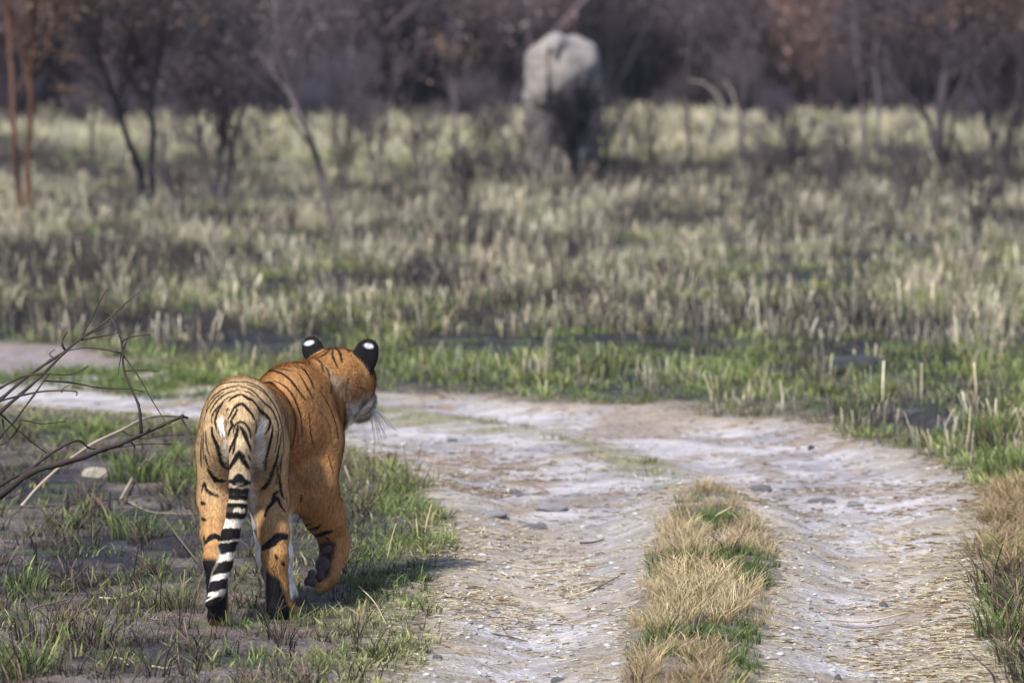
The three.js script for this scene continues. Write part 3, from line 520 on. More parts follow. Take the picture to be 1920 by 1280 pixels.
  crest(18, 0.6, 855, 875, 850, 940, 820, 1000, 795, 1045); crest(16, 0.7, 225, 385, 245, 450); crest(16, 0.75, 40, 430, 120, 418, 195, 440); crest(14, 0.7, 0, 515, 30, 520); crest(18, 0.6, 810, 710, 860, 725, 900, 760);
  shank(16, 72, 135, 95, 72, 112, 120, 150, 150, 205, 172); shank(26, 150, 0, 200, 40, 255, 46); shank(16, 68, 222, 102, 238); shank(15, 70, 345, 105, 362); shank(34, 105, 535, 140, 500, 180, 482, 232, 502); shank(14, 90, 485, 97, 525);
  shank(22, 555, 125, 600, 80, 630, 20, 645, -10); shank(20, 582, 335, 600, 280, 640, 230, 680, 190, 710, 250, 748, 298); shank(16, 640, 222, 660, 160, 686, 138); shank(8, 698, 0, 705, 80, 720, 160, 737, 195); shank(38, 558, 585, 600, 562, 640, 540, 680, 500, 720, 490, 758, 495); shank(14, 718, 695, 738, 722); shank(12, 668, 640, 676, 672);
  arm(14, 246, 155, 236, 225); arm(16, 228, 385, 296, 392); arm(20, 256, 492, 335, 455); arm(26, 325, 515, 400, 500, 444, 468); arm(46, 355, 588, 440, 572, 485, 552, 558, 534); arm(16, 505, 596, 548, 642); arm(12, 80, 135, 92, 225); arm(10, 575, 60, 560, 120);
  // the side away from the lens and the front carry plain narrow cross stripes
  const inkAt = (x, y, z) => {
    const i = Math.floor(x / INK), j = Math.floor(y / INK), k = Math.floor(z / INK); let a = 0;
    for (let c = -1; c < 2; c++) for (let b = -1; b < 2; b++) for (let q = -1; q < 2; q++) { const l = inkGrid.get(i + q + 1000 * (j + b) + 1000000 * (k + c)); if (l) for (const [px, py, pz, r, w] of l) { const d = Math.hypot(x - px, y - py, z - pz); if (d < r + 0.004) a = Math.max(a, w * (1 - ss(r - 0.0035, r + 0.003, d))); } }
    return a;
  };
  const orange = rgb(0.44, 0.225, 0.083), deep = rgb(0.34, 0.15, 0.05), tan = rgb(0.55, 0.385, 0.215), white = rgb(0.87, 0.84, 0.78), cream = rgb(0.62, 0.53, 0.40), black = rgb(0.008, 0.0075, 0.009), gold = rgb(0.45, 0.25, 0.10), padC = rgb(0.085, 0.06, 0.06);
  const spotC = rgb(0.66, 0.68, 0.74), bands = [[904, 14, 1], [921, 11, 0], [932, 8, 0], [948, 7, 0], [967, 10, 0], [1001, 20, 0], [1026, 19, 0], [1064, 22, 0], [1098.5, 19, 0]];
  function coatColor(p, n, c) {
    const { x, y, z } = p, f = -z, [u, v] = drawn(x, y, z), m = n2(x * 30, y * 30 + z * 20, 3.1), big = n3(x * 5, y * 5, z * 5), soft = n3(x * 14, y * 14, z * 14);
    const dTail = tailF(x, y, z), onTail = ss(0.012, 0.003, dTail) * ss(775, 800, v);
    c.copy(orange).lerp(deep, ss(0.1, 0.6, y < 0.45 ? 0.2 : 0.35 + big * 0.6) * 0.5);
    c.lerp(tan, ss(0.42, 0.10, f + 0.05 * big) * ss(0.22, 0.5, y) * 0.95);
    c.lerp(gold, ss(0.28, 0.18, f) * ss(0.55, 0.40, y) * 0.7);
    if (f > 0.9) { c.lerp(gold, ss(0.95, 1.15, f) * 0.55 * (0.6 + 0.6 * soft)); c.lerp(cream, 0.45 * ss(26, 6, Math.hypot((u - 614) * 0.8, v - 716)) + 0.2 * ss(30, 10, Math.hypot(u - 640, v - 725))); }
    // pale underside, inner legs, chin and cheeks
    let w = ss(-0.6, -0.95, n.y) * ss(0.34, 0.42, y) * ss(0.66, 0.58, y) * ss(1.0, 0.9, f) * 0.6;
    w = Math.max(w, f < 0.35 ? ss(0.05, 0.02, Math.abs(x - 0.005)) * ss(0.80, 0.74, y) * ss(0.25, 0.32, y) * 0.9 : 0);
    w = Math.max(w, 0.95 * ss(16, 7, Math.hypot((u - 417) * 1.1, (v - 800) * 0.65)) * (f < 0.3 ? 1 : 0), 0.95 * ss(17, 8, Math.hypot((u - 487) * 1.0, (v - 804) * 0.6)) * (f < 0.3 ? 1 : 0), 0.7 * ss(15, 7, Math.hypot((u - 488) * 1.0, (v - 850) * 0.35)) * (f < 0.3 ? 1 : 0), 0.6 * ss(12, 6, Math.hypot((u - 424), (v - 845) * 0.4)) * (f < 0.3 ? 1 : 0));
    if (f > 1.0) w = Math.max(w, ss(736, 772, v + 8 * soft + (u - 670) * 0.3) * ss(628, 640, u));
    const dFL = foreLF(x, y, z); if (dFL < 0.02) w = Math.max(w, ss(0.02, 0.006, dFL) * ss(0.40, 0.28, y) * 0.95);
    c.lerp(white, clamp(w * (1 - onTail), 0, 1));
    if (f > 0.3 && f < 0.62 && y < 0.3 && dFL < 0.02) c.lerp(black, 0.8 * ss(0.3, 0.42, n2(x * 22, y * 12, 8.8)) + 0.9 * ss(1108, 1125, v) * ss(545, 552, u));
    // black backs of the hind feet
    const dHL = hindLF(x, y, z), dHR = hindRF(x, y, z);
    if (dHL < 0.015) { c.lerp(cream, ss(425, 434, u) * ss(1060, 1090, v) * 0.8); c.lerp(black, 1.0 * ss(1042, 1056, v + 5 * soft) * ss(1178, 1160, v) * ss(0.0, 0.35, n.z + 0.3) * ss(430, 422, u)); c.lerp(cream, ss(1150, 1160, v) * ss(428, 436, u) * 0.8); }
    if (dHR < 0.015) { const inner = ss(500, 496, u) * ss(1050, 1080, v) * 0.75;  c.lerp(black, 1.0 * ss(1062, 1078, v + 5 * soft - (u - 505) * 0.55) * ss(0.0, 0.25, n.z + 0.3) * ss(lerp(524, 552, (v - 1070) / 75), lerp(514, 540, (v - 1070) / 75), u)); c.lerp(cream, inner); }
    // the raised forefoot: dark hollow and pads
    const dFR = foreRF(x, y, z);
    if (dFR < 0.02 && v > 1005) { c.lerp(cream, ss(606, 590, u) * 0.6 * ss(1100, 1104, v)); c.lerp(black, 0.92 * ss(1010, 1022, v + 4 * soft) * ss(1094, 1080, v - (600 - u) * 0.25) * ss(0.05, 0.35, n.z) * ss(634, 622, u + (v - 1030) * 0.22)); }
    if (dFR < 0.03 && v > 1045 && v < 1102) c.lerp(white, ss(-0.35, -0.7, n.x) * 0.8);
    if (v > 1015 && f > 0.5) c.lerp(padC, ss(0.006, 0.002, padF(x, y, z)));
    let a = onTail > 0.5 && v > 905 ? 0 : inkAt(x, y, z);
    if (x < 0.0 && n.x < -0.3 && f > 0.15 && f < 0.95 && y > 0.4) { const q = f * 11 + 0.9 * n2(y * 4, f * 4, 6.2) + 0.6 * y; a = Math.max(a, ss(0.80, 0.9, Math.sin(q * 6.283) * 0.5 + 0.5 - 0.25 * n2(y * 6, f * 9, 2.2))); }
    if (onTail > 0) {
      c.lerp(cream, onTail * (0.25 * ss(790, 830, v) + 0.55 * ss(880, 920, v))); c.lerp(white, onTail * ss(935, 985, v) * 0.6);
      const lean = v - (u - (450 - ss(950, 1130, v) * 50)) * lerp(0.05, -0.25, ss(960, 1060, v)) + 2.4 * n3(x * 60, y * 60, z * 60); let b = 0;
      for (const [bv, bw, tri] of bands) { const h = tri ? bw / 2 - Math.abs(u - 449) * 0.35 + 3 : bw / 2 + 1, core = (tri || bv === 0) && Math.abs(u - 449) < 7 && Math.abs(v - bv - 4) < 3 ? 0.8 : 1; b = Math.max(b, core * ss(h + 1.6, h - 1.2, Math.abs(lean - bv))); }
      b = Math.max(b, ss(1115, 1120, v) * (1 - 0.7 * ss(2.4, 1.2, Math.abs(v - 1121.5 + (u - 395) * 0.5))));
      if (Math.abs(v - 957) < 9 && Math.abs(u - 448 + (v - 957) * 0.1) > 11) b = Math.max(b, 0.9);
      if (v > 895) a = Math.max(a, b * onTail);
    }
    const dE = earF(x, y, z);
    if (dE < 0.006 && v < 712 && f > 1.0) {
      const right = u > 640, k = ss(0.006, 0.002, dE) * (n.z > -0.25 ? 1 : 0.4);
      c.lerp(black, k); a = 0;
      const su = right ? 691 : 579, sv = right ? 648.5 : 643, q = right ? Math.hypot((u - su) * 0.86 - (v - sv) * 0.35, (v - sv) * 1.5) : Math.hypot((u - su) * 0.8 + (v - sv) * 0.5, (v - sv) * 1.5);
      if (n.z > 0) c.lerp(spotC, 0.95 * ss(9.0, 4.6, q + 1.5 * soft));
      if (n.z < -0.25) c.lerp(cream, k * 0.7);
    }
    c.lerp(black, Math.min(1, a)); c.multiplyScalar(1 + 0.2 * m + 0.14 * soft + 0.34 * n3(x * 130, y * 45 + z * 12, z * 45));
    return c;
  }
  const P = geo.attributes.position.array, N = geo.attributes.normal.array, col = new Float32Array(P.length), p = V(), n = V(), c = new THREE.Color();
  for (let i = 0; i < P.length; i += 3) { p.set(P[i], P[i + 1], P[i + 2]); n.set(N[i], N[i + 1], N[i + 2]); coatColor(p, n, c); col[i] = c.r; col[i + 1] = c.g; col[i + 2] = c.b; }
  geo.setAttribute('color', new THREE.BufferAttribute(col, 3));
  const coatMat = new THREE.MeshPhysicalMaterial({ vertexColors: true, roughness: 0.85, specularIntensity: 0.25 }), hairMat = painted({ roughness: 0.7, specularIntensity: 0.35 });
  put('body', geo, coatMat, tiger);
  // fur: lies towards the tail on the trunk, down the legs, back from the face; longer on cheeks, belly and beside the tail
  const face = V(0.55, -0.25, -0.8).normalize();
  put('fur', fur(geo, coatColor, 170000, (q, nn, d) => {
    const f = -q.z, [u, v] = drawn(q.x, q.y, q.z);
    if (padF(q.x, q.y, q.z) < 0.003) return [0];
    if (f > 0.98) { d.copy(face).multiplyScalar(-1); d.y -= 0.35; if (earF(q.x, q.y, q.z) < 0.004) { d.set(0, 1, 0.2); return [0.010, 0.5, 0.0020]; } const ruff = ss(735, 760, v) * ss(630, 650, u) + 0.6 * ss(25, 10, Math.hypot(u - 612, v - 716)); return [0.013 + 0.020 * clamp(ruff, 0, 1), 0.32, 0.0032]; }
    if (tailF(q.x, q.y, q.z) < 0.006 && v > 790) { d.set(-0.15, -1, 0.1); return [0.008, 0.25, 0.0022]; }
    d.set(0, -0.55 - 0.6 * ss(0.5, 0.35, q.y), 1 - 0.8 * ss(0.5, 0.35, q.y)); 
    const tuftK = f < 0.3 && v > 785 && v < 905 ? ss(24, 10, Math.min(Math.abs(u - 487), Math.abs(u - 420))) : 0, under = ss(-0.2, -0.7, nn.y) * ss(0.3, 0.4, q.y);
    return [0.0105 + 0.018 * Math.max(tuftK, under), 0.24 + 0.1 * tuftK, 0.0030];
  }, 5), hairMat, tiger);
  // whiskers, eyes and nose
  const w = [], r = rng(8);
  for (let i = 0; i < 11; i++) { const a = V(...J(690 + 6 * r(), 748 + 16 * r(), 1.34 + 0.05 * r())), L = 0.10 + 0.07 * r(), d = V(0.55 - 0.4 * i / 11, -0.35 - 0.7 * i / 11, -0.1 + 0.5 * r()).normalize(), pts = [0, 0.33, 0.66, 1].map((t) => a.clone().addScaledVector(d, L * t).add(V(0, -0.05 * t * t * L / 0.15 * (0.4 + r() * 0.6), 0))); w.push(limb(pts, [0.0026, 0.0022, 0.0018, 0.0009], 4, rgb(0.85, 0.84, 0.82), rgb(0.85, 0.84, 0.82))); }
  for (let i = 0; i < 9; i++) { const a = V(...J(664 + 4 * r(), 755 + 8 * r(), 1.45)), d = V(-0.5 + 0.3 * r(), -0.3 - 0.5 * r(), -0.7).normalize(), L = 0.12; w.push(limb([0, 0.5, 1].map((t) => a.clone().addScaledVector(d, L * t)), [0.0013, 0.001, 0.0004], 4, rgb(0.85, 0.84, 0.82), rgb(0.85, 0.84, 0.82))); }
  tag(put('whiskers', joinLimbs(w), painted({ roughness: 0.5 }), tiger), null, null, null, 'stuff');
  for (const [u, v, f] of [[694, 712, 1.30], [655, 708, 1.335]]) { const e = put('eye', new THREE.SphereGeometry(0.014, 16, 12), new THREE.MeshStandardMaterial({ color: rgb(0.25, 0.17, 0.03), roughness: 0.15 }), tiger); e.position.set(...J(u, v, f)); }
  const nose = put('nose', new THREE.SphereGeometry(0.02, 16, 12), new THREE.MeshStandardMaterial({ color: rgb(0.35, 0.16, 0.13), roughness: 0.5 }), tiger); nose.position.set(...J(681, 738, 1.49)); nose.scale.set(1, 0.7, 0.6);
}
// ------------------------------------------------------------------ the rhino far off in the meadow
{
  const d0 = 64, R = (u, v, f) => { const d = d0 + f; return [(u - 1050) * d / FOCAL, EYE - (v + 58) * d / FOCAL, -f]; };
  const root = V((1050 - 960) * d0 / FOCAL, 0, -d0); root.y = height(root.x, root.z);
  const rhino = thing('rhino', root, 'grey rhino standing with its rump towards us in the far grass', 'rhino');
  const O = (u, v, f, r, t) => oval(R(u, v, f), r, t), B = (u0, v0, f0, r0, u1, v1, f1, r1) => cone(R(u0, v0, f0), R(u1, v1, f1), r0, r1);
  const hide = body([[0.10, 0.05, [O(1046, 140, 0.3, [0.38, 0.46, 0.5]), O(1042, 84, 0.25, [0.13, 0.13, 0.4]), O(1010, 122, 0.1, [0.17, 0.24, 0.22]), O(1095, 120, 0.35, [0.20, 0.22, 0.3]), O(1016, 165, 0.12, [0.20, 0.28, 0.25]), O(1072, 170, 0.15, [0.24, 0.28, 0.25]), O(1066, 155, 1.1, [0.42, 0.48, 0.9]), O(1075, 130, 1.9, [0.36, 0.42, 0.5]), O(1100, 105, 1.0, [0.16, 0.18, 0.4])]],
    [0.06, 0.12, [B(1012, 190, 0.15, 0.2, 1012, 270, 0.2, 0.15), B(1012, 270, 0.2, 0.15, 1012, 325, 0.1, 0.125)]], [0.06, 0.12, [B(1078, 190, 0.2, 0.2, 1076, 270, 0.25, 0.15), B(1076, 270, 0.25, 0.15, 1077, 325, 0.15, 0.125)]],
    [0.06, 0.12, [B(1035, 200, 1.9, 0.18, 1038, 312, 1.9, 0.12)]], [0.06, 0.12, [B(1108, 200, 1.9, 0.18, 1106, 312, 1.9, 0.12)]],
    [0.06, 0.15, [B(1085, 160, 2.2, 0.3, 1090, 215, 2.7, 0.22), B(1090, 215, 2.7, 0.2, 1092, 255, 3.1, 0.13), B(1092, 235, 3.12, 0.07, 1092, 205, 3.2, 0.015)]],
    [0.03, 0.05, [O(1070, 165, 2.5, [0.05, 0.11, 0.04]), O(1110, 165, 2.5, [0.05, 0.11, 0.04])]],
    [0.03, 0.02, [B(1039, 92, -0.17, 0.04, 1036, 130, -0.22, 0.034), B(1036, 130, -0.22, 0.034, 1034, 178, -0.2, 0.028)]]]);
  const fold = (x, y, z) => hide(x, y, z) + 0.018 * n3(x * 5, y * 5, z * 5) + 0.012 * n3(x * 15, y * 15, z * 15) + 0.09 * Math.exp(-(((x + 0.085 + 0.02 * y) / 0.03) ** 2)) * ss(-0.35, 0.0, z) * ss(0.7, 0.9, y) * ss(1.55, 1.4, y) + 0.02 * Math.exp(-(((z + 0.62 + 0.1 * y) / 0.03) ** 2)) * ss(0.5, 0.8, y);
  const g = skin(fold, [-0.8, -0.12, -3.6], [0.8, 1.95, 0.7], 0.026), P = g.attributes.position.array, col = new Float32Array(P.length), a = rgb(0.27, 0.238, 0.222), b = rgb(0.17, 0.152, 0.152), c = new THREE.Color();
  for (let i = 0; i < P.length; i += 3) { const k = n3(P[i] * 4, P[i + 1] * 4, P[i + 2] * 4) + 0.5 * n3(P[i] * 13, P[i + 1] * 13, P[i + 2] * 13); c.copy(a).lerp(b, ss(-0.3, 0.5, k) * 0.7); col[i] = c.r; col[i + 1] = c.g; col[i + 2] = c.b; }
  g.setAttribute('color', new THREE.BufferAttribute(col, 3));
  put('body', g, new THREE.MeshPhysicalMaterial({ vertexColors: true, roughness: 0.95, specularIntensity: 0.3 }), rhino);
}
// ------------------------------------------------------------------ grasses
// One tuft: blades that bend outwards, each a tapered ribbon of its own length, lean, width and tone.
function tuft(o, seed) {
  const r = rng(seed), s = new Soup(), base = o.base, tip = o.tip, alt = o.alt ?? tip;
  for (let i = 0; i < o.n; i++) {
    const a = r() * Math.PI * 2, q = Math.sqrt(r()) * o.spread, h = lerp(o.low, o.high, r() ** 1.4), lean = o.lean * (0.25 + r()) , turn = a + (r() - 0.5) * 2.2;
    const x = Math.cos(a) * q, z = Math.sin(a) * q, w = o.width * (0.6 + 0.8 * r()), face = r() * Math.PI;
    const sx = Math.cos(face) * w / 2, sz = Math.sin(face) * w / 2, dx = Math.cos(turn) * lean * h, dz = Math.sin(turn) * lean * h, droop = o.droop ?? 0.1;
    const at = (t) => V(x + dx * t * t, h * (t - droop * lean * t * t), z + dz * t * t), v = 0.7 + 0.6 * r();
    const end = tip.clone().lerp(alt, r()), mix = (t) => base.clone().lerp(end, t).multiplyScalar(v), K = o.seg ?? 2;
    let p = at(0), c = mix(0);
    for (let k = 1; k <= K; k++) {
      const t = k / K, q2 = at(t), c2 = mix(t), w0 = 1 - 0.55 * (k - 1) / K, w1 = 1 - 0.55 * k / K;
      const a0 = V(p.x - sx * w0, p.y, p.z - sz * w0), b0 = V(p.x + sx * w0, p.y, p.z + sz * w0);
      if (k === K && !o.blunt) s.tri(a0, b0, q2, c, c, c2);
      else s.quad(a0, b0, V(q2.x + sx * w1, q2.y, q2.z + sz * w1), V(q2.x - sx * w1, q2.y, q2.z - sz * w1), c, c2);
      p = q2; c = c2;
    }
  }
  return s.build();
}
const bladeMat = painted({ roughness: 0.75 });
const G = {
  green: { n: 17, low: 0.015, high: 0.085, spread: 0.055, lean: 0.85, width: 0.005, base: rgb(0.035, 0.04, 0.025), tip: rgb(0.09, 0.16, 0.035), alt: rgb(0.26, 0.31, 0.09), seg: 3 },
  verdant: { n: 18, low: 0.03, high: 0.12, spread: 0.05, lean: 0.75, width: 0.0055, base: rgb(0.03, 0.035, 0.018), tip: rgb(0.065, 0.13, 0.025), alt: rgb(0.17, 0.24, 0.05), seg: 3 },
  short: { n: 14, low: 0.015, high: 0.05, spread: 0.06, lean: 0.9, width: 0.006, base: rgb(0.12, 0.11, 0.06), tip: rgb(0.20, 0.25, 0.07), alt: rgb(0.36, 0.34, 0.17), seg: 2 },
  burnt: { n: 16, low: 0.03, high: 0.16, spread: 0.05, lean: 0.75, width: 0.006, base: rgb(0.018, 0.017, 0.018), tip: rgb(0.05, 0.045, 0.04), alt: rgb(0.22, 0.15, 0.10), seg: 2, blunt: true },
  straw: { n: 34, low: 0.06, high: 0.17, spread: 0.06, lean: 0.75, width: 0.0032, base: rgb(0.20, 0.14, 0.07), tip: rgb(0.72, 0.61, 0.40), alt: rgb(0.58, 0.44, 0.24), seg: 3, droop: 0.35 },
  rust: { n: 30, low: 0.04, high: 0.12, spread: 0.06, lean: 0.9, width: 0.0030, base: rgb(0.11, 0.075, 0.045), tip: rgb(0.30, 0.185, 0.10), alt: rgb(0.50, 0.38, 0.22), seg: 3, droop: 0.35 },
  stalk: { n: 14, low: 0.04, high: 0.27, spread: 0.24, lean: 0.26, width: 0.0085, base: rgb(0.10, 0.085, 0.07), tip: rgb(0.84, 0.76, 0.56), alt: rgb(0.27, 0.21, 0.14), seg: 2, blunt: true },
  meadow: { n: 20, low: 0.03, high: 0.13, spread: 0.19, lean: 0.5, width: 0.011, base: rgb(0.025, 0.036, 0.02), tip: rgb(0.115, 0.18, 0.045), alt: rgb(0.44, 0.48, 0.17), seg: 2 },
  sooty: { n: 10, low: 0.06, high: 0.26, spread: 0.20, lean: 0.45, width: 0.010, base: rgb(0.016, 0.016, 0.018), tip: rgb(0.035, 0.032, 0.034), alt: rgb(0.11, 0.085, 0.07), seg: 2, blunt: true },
};
function scatter(name, label, kinds, spots) {                        // uncountable grass: spots = [x, z, size, tint]
  const g = new THREE.Group(); g.name = numbered(name); scene.add(g); tag(g, label, null, null, 'stuff');
  kinds.forEach((geo, k) => {
    const mine = spots.filter((_, i) => i % kinds.length === k), m = new THREE.InstancedMesh(geo, bladeMat, mine.length);
    m.name = 'blades'; m.castShadow = m.receiveShadow = true; tag(m, null, null, null, 'stuff');
    mine.forEach(([x, z, size, tint, tall = 1], i) => {
      dummy.position.set(x, surface(x, z) - 0.004, z); dummy.rotation.set(0, (i * 2.399) % 6.283, 0); dummy.scale.set(size, size * tall, size); dummy.updateMatrix();
      m.setMatrixAt(i, dummy.matrix); m.setColorAt(i, tint);
    });
    g.add(m);
  });
  return g;
}
const variants = (o, n, seed) => Array.from({ length: n }, (_, i) => tuft(o, seed + i));
{
  const r = rng(11), S = Object.fromEntries(Object.keys(G).map((k) => [k, []]));
  // the near side: from under the lens to the bend
  const near = (count, fn) => { for (let i = 0; i < count; i++) { const d = 16.8 + (34 - 16.8) * r(), half = 0.135 * d; fn((r() * 2 - 1) * half, -d); } };
  const greens = [[760, 1000, 120, 150, 1], [735, 1120, 110, 120, .8], [760, 1050, 60, 240, .5], [610, 1245, 220, 40, .5], [310, 885, 110, 45, .9], [260, 1000, 80, 30, .8], [300, 1130, 90, 30, .45], [130, 1190, 110, 32, .45], [45, 1250, 70, 36, .9], [70, 1080, 110, 40, .35],
    [715, 860, 90, 40, .7], [430, 1185, 100, 16, .8], [560, 1165, 60, 16, .8], [150, 800, 330, 40, .85], [190, 770, 260, 20, .6], [700, 940, 100, 60, .9], [180, 1020, 240, 60, .25], [200, 1100, 240, 80, .2], [1905, 1160, 60, 150, 1.2], [1900, 870, 80, 50, 1.2], [1900, 1240, 60, 60, 1.2]];
  near(30500, (x, z) => {
    const px = colOf(x, z), py = rowOf(z), t = bare(x, z), f = n2(x * 3, z * 2.4, 2.7), ridge = look(fRidge, x, z);
    if (t > -0.02 && grassy(x, z) < 0.02) return;
    if (ridge > -0.1) return;
    if (grassy(x, z) > -0.05 && look(fTrack, x, z) > 0) { if (px < 700 && r() < 0.9 + f) S.green.push([x, z, 0.7 + 0.6 * r(), tone(r, 0.5)]); else if (r() < 0.10 + 0.4 * f) S.short.push([x, z, 0.7 + 0.5 * r(), tone(r)]); return; }
    if (px > 690 && px < 1850 && py < 930 && look(fTrack, x, z) < 0.05 && z < -23 && x > -1.2 && (px > 900 || py < 770) || py < 640) return;
    if (ellipse(px, py, 180, 895, 60, 26) > 0.1) return;
    let g = 0.06;
    for (const [cx, cy, rx, ry, k] of greens) g = Math.max(g, k * ellipse(px, py, cx, cy, rx, ry));
    if (px < 560 && py < 815) { if (r() < 0.5) S.short.push([x, z, 0.6 + 0.6 * r(), tone(r, 0.9, 0.2)]); if (py < 795 || r() < 0.5) return; }
    g *= clamp(0.45 + 2.4 * f + 1.2 * n2(x * 8, z * 6, 5.1), 0.02, 1.6);
    if (r() < g * (px < 560 && py > 900 ? 0.34 : 0.66)) S.green.push([x, z, (0.65 + 0.7 * r()) * (px > 560 && px < 900 && py > 880 ? 0.78 : 1), tone(r, 0.9, 0.2)]);
    else if (r() < 0.05 + 0.25 * ss(-0.5, -0.05, t) + (px > 480 ? 0.16 : 0) * (f + 0.4)) S.short.push([x, z, 0.7 + 0.8 * r(), tone(r)]);
    else if (r() < 0.08 * (1 + 3 * Math.max(0, -f)) && px < 700) S.burnt.push([x, z, 0.4 + 0.6 * r(), tone(r)]);
    if (px > 1820 && py > 900 && t < -0.05 && r() < 0.5 && ellipse(px, py, 1910, 1000, 90, 90) > 0.2) S.rust.push([x, z, 0.9 + 0.4 * r(), tone(r)]);
    if (px > 1840 && py > 1090 && r() < 0.2) S.burnt.push([x, z, 0.9 + 0.5 * r(), tone(r)]);
  });
  // the crown of the track, in bands of rust, straw and green
  for (let i = 0; i < 10000; i++) {
    const z = -(15.5 + 9.2 * r()), x = r() * 3.2 - 0.6, k = look(fRidge, x, z) + 0.05 * n2(x * 6, z * 6, 9.9);
    if (k < 0.02 || r() < 0.34 + 0.6 * n2(x * 4, z * 3, 44)) continue;
    const px = colOf(x, z), py = rowOf(z) - 12 + 34 * n2(x * 5, z * 1.5, 4.9), edge = ss(0.0, 0.14, k), size = (0.34 + 0.32 * edge + 0.3 * r() ** 2) * lerp(0.75, 1, ss(930, 1080, py));
    const side = (px - 1330) / 110, straw = Math.max(ss(1092, 1112, py) * (1 - ss(1172, 1192, py)), ss(1000, 1015, py) * (1 - ss(1036, 1052, py)) * 0.8, (1 - edge) * 0.7);
    const green = Math.max(ss(1040, 1056, py) * (1 - ss(1082, 1098, py)), ss(1176, 1192, py) * (1 - ss(1226, 1244, py)), ss(0.0, 0.6, side) * ss(1015, 1050, py) * (1 - ss(1110, 1140, py)), ss(0.1, 0.6, side) * ss(1185, 1205, py), ellipse(px, py, 1330, 985, 70, 18)) * 0.95 + 0.12;
    const u = r();
    if (u < green) { if (r() < 0.9) S.verdant.push([x, z, size, tone(r, 0.5)]); }
    else if (r() < straw) S.straw.push([x, z, size * 1.08, tone(r, 0.3)]);
    else if (r() < 0.8) S.rust.push([x, z, size, tone(r, 0.4)]); else S.straw.push([x, z, size * 0.9, tone(r, 0.4)]);
    if (r() < 0.04) S.burnt.push([x, z, size, tone(r)]);
  }
  // the meadow beyond the bend: green and sooty near the track, tall pale stubble further off, a sunlit lawn before the thicket
  for (let i = 0; i < 82000; i++) {
    const d = 25 + (104 - 25) * r() ** 1.45, z = -d, x = (r() * 2 - 1) * (0.15 * d + 0.5);
    const px = colOf(x, z), py = rowOf(z), edge = d < 41 ? bare(x, z) : -9;
    if (edge > -0.07 || (d < 31 && (px < 690 || look(fTrack, x, z) > 0 || look(fRidge, x, z) > -0.3))) continue;
    const a = fbm2(x * 0.5, z * 0.22, 3, 21.3), b = n2(x * 1.5, z * 0.6, 23.1), g2 = n2(x * 3.4, z * 1.6, 27.4), left = 1 - ss(250, 620, px);
    let tall = Math.max(0.10, ss(700, 430, py + 260 * a)) * (1 - ss(360, 300, py + 20 * a) * 0.75), green = 0.5 + 0.9 * a + 0.5 * b, dark = 0;
    green *= 1.25 - 0.5 * ss(540, 380, py);
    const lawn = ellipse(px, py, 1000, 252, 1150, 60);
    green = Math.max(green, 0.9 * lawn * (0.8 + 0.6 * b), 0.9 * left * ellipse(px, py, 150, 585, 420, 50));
    dark = Math.max(dark, left * ellipse(px, py, 160, 505, 330, 55), ellipse(px, py, 1420, 338, 760, 26) * (1.1 + b), ellipse(px, py, 330, 345, 260, 24) * 0.6, ellipse(px, py, 1600, 690, 260, 60) * 0.45, 0.95 * ss(-0.02, -0.3, a + 0.5 * b) * ss(680, 560, py), ss(620, 720, py) * ss(-0.02, -0.3, b) * 0.5);
    if (px > 1660) { tall = Math.max(tall, 0.55 * ellipse(px, py, 1830, 560, 200, 170)); dark = Math.max(dark, 0.55 * ellipse(px, py, 1850, 760, 120, 60) * 0.25); }
    green += 0.2 * ss(600, 720, py);
    if (r() < dark * 0.5) { if (py < 640 || r() < 0.3) S.sooty.push([x, z, (0.5 + 0.6 * r()) * (py > 640 ? 0.6 : 1), tone(r)]); if (r() < 0.85) continue; }
    if (r() < dark * 0.5) continue;
    if (py > 400 && py < 715 && n2(x * 0.9, z * 0.42, 61.3) + 0.5 * n2(x * 2.6, z * 1.1, 63.3) > 0.17 && r() < 0.88) continue;
    const clump = clamp(0.55 + 1.5 * g2, 0.08, 1);
    if (r() < clamp(tall, 0, 1) * 0.66 * clump) S.stalk.push([x, z, 0.5 + 0.5 * r(), tone(r, 1.15, 0.15), 0.6 + 0.6 * r()]);
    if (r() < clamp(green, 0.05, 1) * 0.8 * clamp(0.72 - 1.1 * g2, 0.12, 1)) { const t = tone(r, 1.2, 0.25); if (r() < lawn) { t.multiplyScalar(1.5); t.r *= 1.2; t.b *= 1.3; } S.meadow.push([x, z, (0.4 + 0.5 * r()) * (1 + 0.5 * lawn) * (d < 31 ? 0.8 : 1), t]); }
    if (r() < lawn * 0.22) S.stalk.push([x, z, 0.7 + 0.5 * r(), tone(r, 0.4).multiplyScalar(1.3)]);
    if (r() < (py > 660 ? 0.015 : 0.06)) S.sooty.push([x, z, 0.5 + 0.7 * r(), tone(r)]);
  }
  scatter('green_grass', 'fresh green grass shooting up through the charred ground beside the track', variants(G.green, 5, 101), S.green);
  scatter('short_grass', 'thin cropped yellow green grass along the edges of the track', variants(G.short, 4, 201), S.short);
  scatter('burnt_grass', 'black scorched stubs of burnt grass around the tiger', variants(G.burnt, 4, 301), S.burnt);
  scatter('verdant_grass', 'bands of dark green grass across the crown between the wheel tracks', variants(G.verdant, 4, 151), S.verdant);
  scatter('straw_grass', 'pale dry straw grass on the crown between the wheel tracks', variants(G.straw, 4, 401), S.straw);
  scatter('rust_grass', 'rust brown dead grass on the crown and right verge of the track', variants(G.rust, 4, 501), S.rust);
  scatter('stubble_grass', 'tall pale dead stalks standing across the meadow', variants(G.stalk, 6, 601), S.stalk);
  scatter('meadow_grass', 'green meadow grass beyond the bend of the track', variants(G.meadow, 6, 701), S.meadow);
